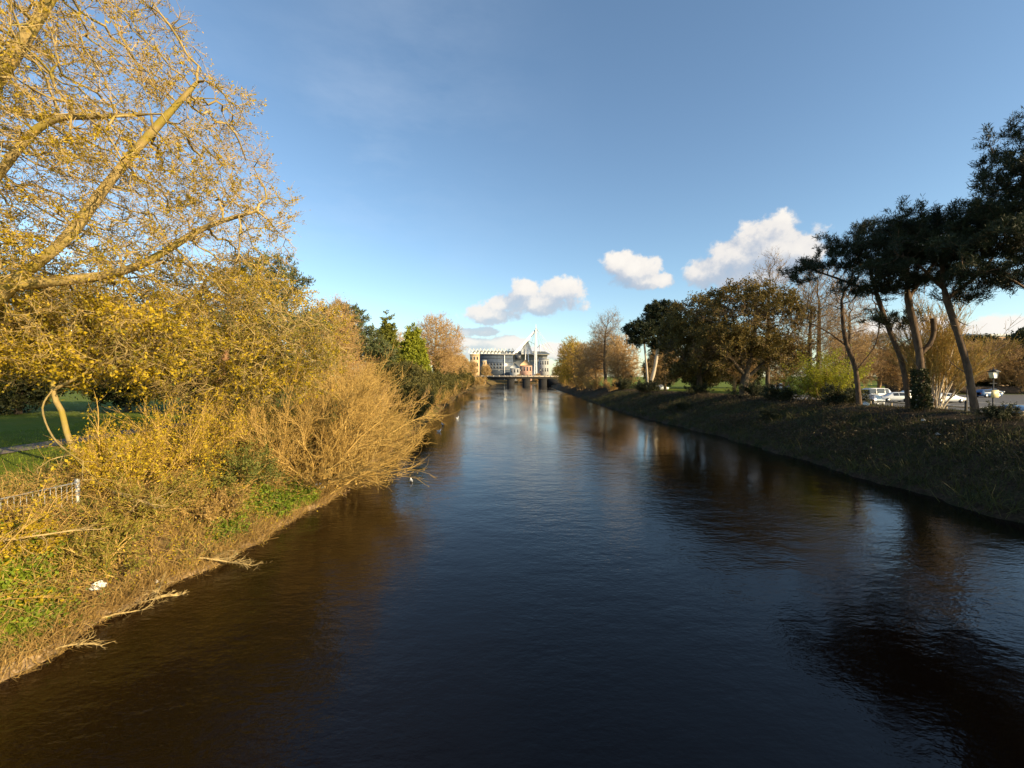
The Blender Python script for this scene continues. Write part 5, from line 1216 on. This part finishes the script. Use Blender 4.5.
driftwood('brushy dead branch reaching out over the water below the nettles', (bank_at(14.3, 0.5), 14.3, 0.42), (1, 0.35, 0.0), 1.9, 0.035, 40)
driftwood('dead branch lying along the muddy waterline', (bank_at(13.4, 0.4), 13.4, 0.35), (0.5, -0.9, 0.0), 1.5, 0.04, 26)
driftwood('pale driftwood limb half afloat beside the muddy edge', (bank_at(12.4, -0.1), 12.4, 0.06), (0.9, 0.5, 0.0), 0.8, 0.05, 16)
driftwood('thin forked branch trailing in the dark water', (bank_at(11.2, 0.1), 11.2, 0.14), (0.7, 0.9, 0.02), 1.2, 0.028, 18)
driftwood('lowest dead branch at the left corner of the muddy edge', (bank_at(9.9, 0.2), 9.9, 0.16), (0.9, 0.5, 0.0), 0.9, 0.028, 18)
driftwood('long bleached branch fallen across the brambles', (-13.6, 10.6, Hs(-13.6, 10.6) + 0.6), (0.9, 0.5, -0.05), 2.6, 0.04, 14)
driftwood('bleached branch high on the bank under the railing', (-13.4, 14.4, Hs(-13.4, 14.4) + 0.5), (0.9, -0.5, -0.12), 2.8, 0.04, 12)
gull_w = plain('gull_white', (0.8, 0.8, 0.79), 0.7); gull_g = plain('gull_grey', (0.35, 0.37, 0.40), 0.7); gull_b = plain('gull_bill', (0.5, 0.25, 0.05), 0.5)
def gull(label, x, y, rz, s=1.0):
    t = thing('gull', label, 'bird', (x, y, 0.0), rz, 'gulls on the river')
    prof = [(-0.24, 0.10, 0.005), (-0.18, 0.09, 0.035), (-0.08, 0.08, 0.075), (0.03, 0.075, 0.085), (0.11, 0.09, 0.068), (0.15, 0.14, 0.042), (0.165, 0.19, 0.034), (0.18, 0.225, 0.040), (0.21, 0.235, 0.034), (0.235, 0.23, 0.012)]
    C = np.array([[p[0], 0, p[1]] for p in prof])[None] * s
    D = nrm(np.gradient(C, axis=1)); u, v = frame(D.reshape(-1, 3))
    a = np.arange(10) * 2 * math.pi / 10; r = np.array([p[2] for p in prof]) * s
    V = C[0][:, None] + r[:, None, None] * (u[:, None] * np.cos(a)[None, :, None] + v[:, None] * np.sin(a)[None, :, None])
    i = np.arange(10); q = np.stack([i, (i + 1) % 10, (i + 1) % 10 + 10, i + 10], 1)
    g = G(); g.add(V.reshape(-1, 3), (q[None] + (np.arange(len(prof) - 1) * 10)[:, None, None]).reshape(-1, 4)); g.build('body', gull_w, t, True)
    for sg in (-1, 1):
        g = G(); g.bar((0.08 * s, 0.06 * s * sg, 0.12 * s), (-0.28 * s, 0.02 * s * sg, 0.13 * s), 0.045 * s, 0.012 * s, 8); g.build('wing', gull_g, t, True)
    g = G(); g.bar((0.235 * s, 0, 0.228 * s), (0.285 * s, 0, 0.22 * s), 0.012 * s, 0.004 * s, 6); g.build('bill', gull_b, t, True)
gull('white gull swimming off the tip of the willow scrub', -8.6, 50.5, 0.6, 1.3)
gull('second white gull a little farther upstream by the left bank', -9.2, 57, 2.2, 1.3)
gull('white gull drifting midway along the left bank toward the bridge', -8.4, 66, 1.0, 1.4)
gull('white gull close in under the trailing willow tips', -6.2, 26.4, 2.0, 0.9)
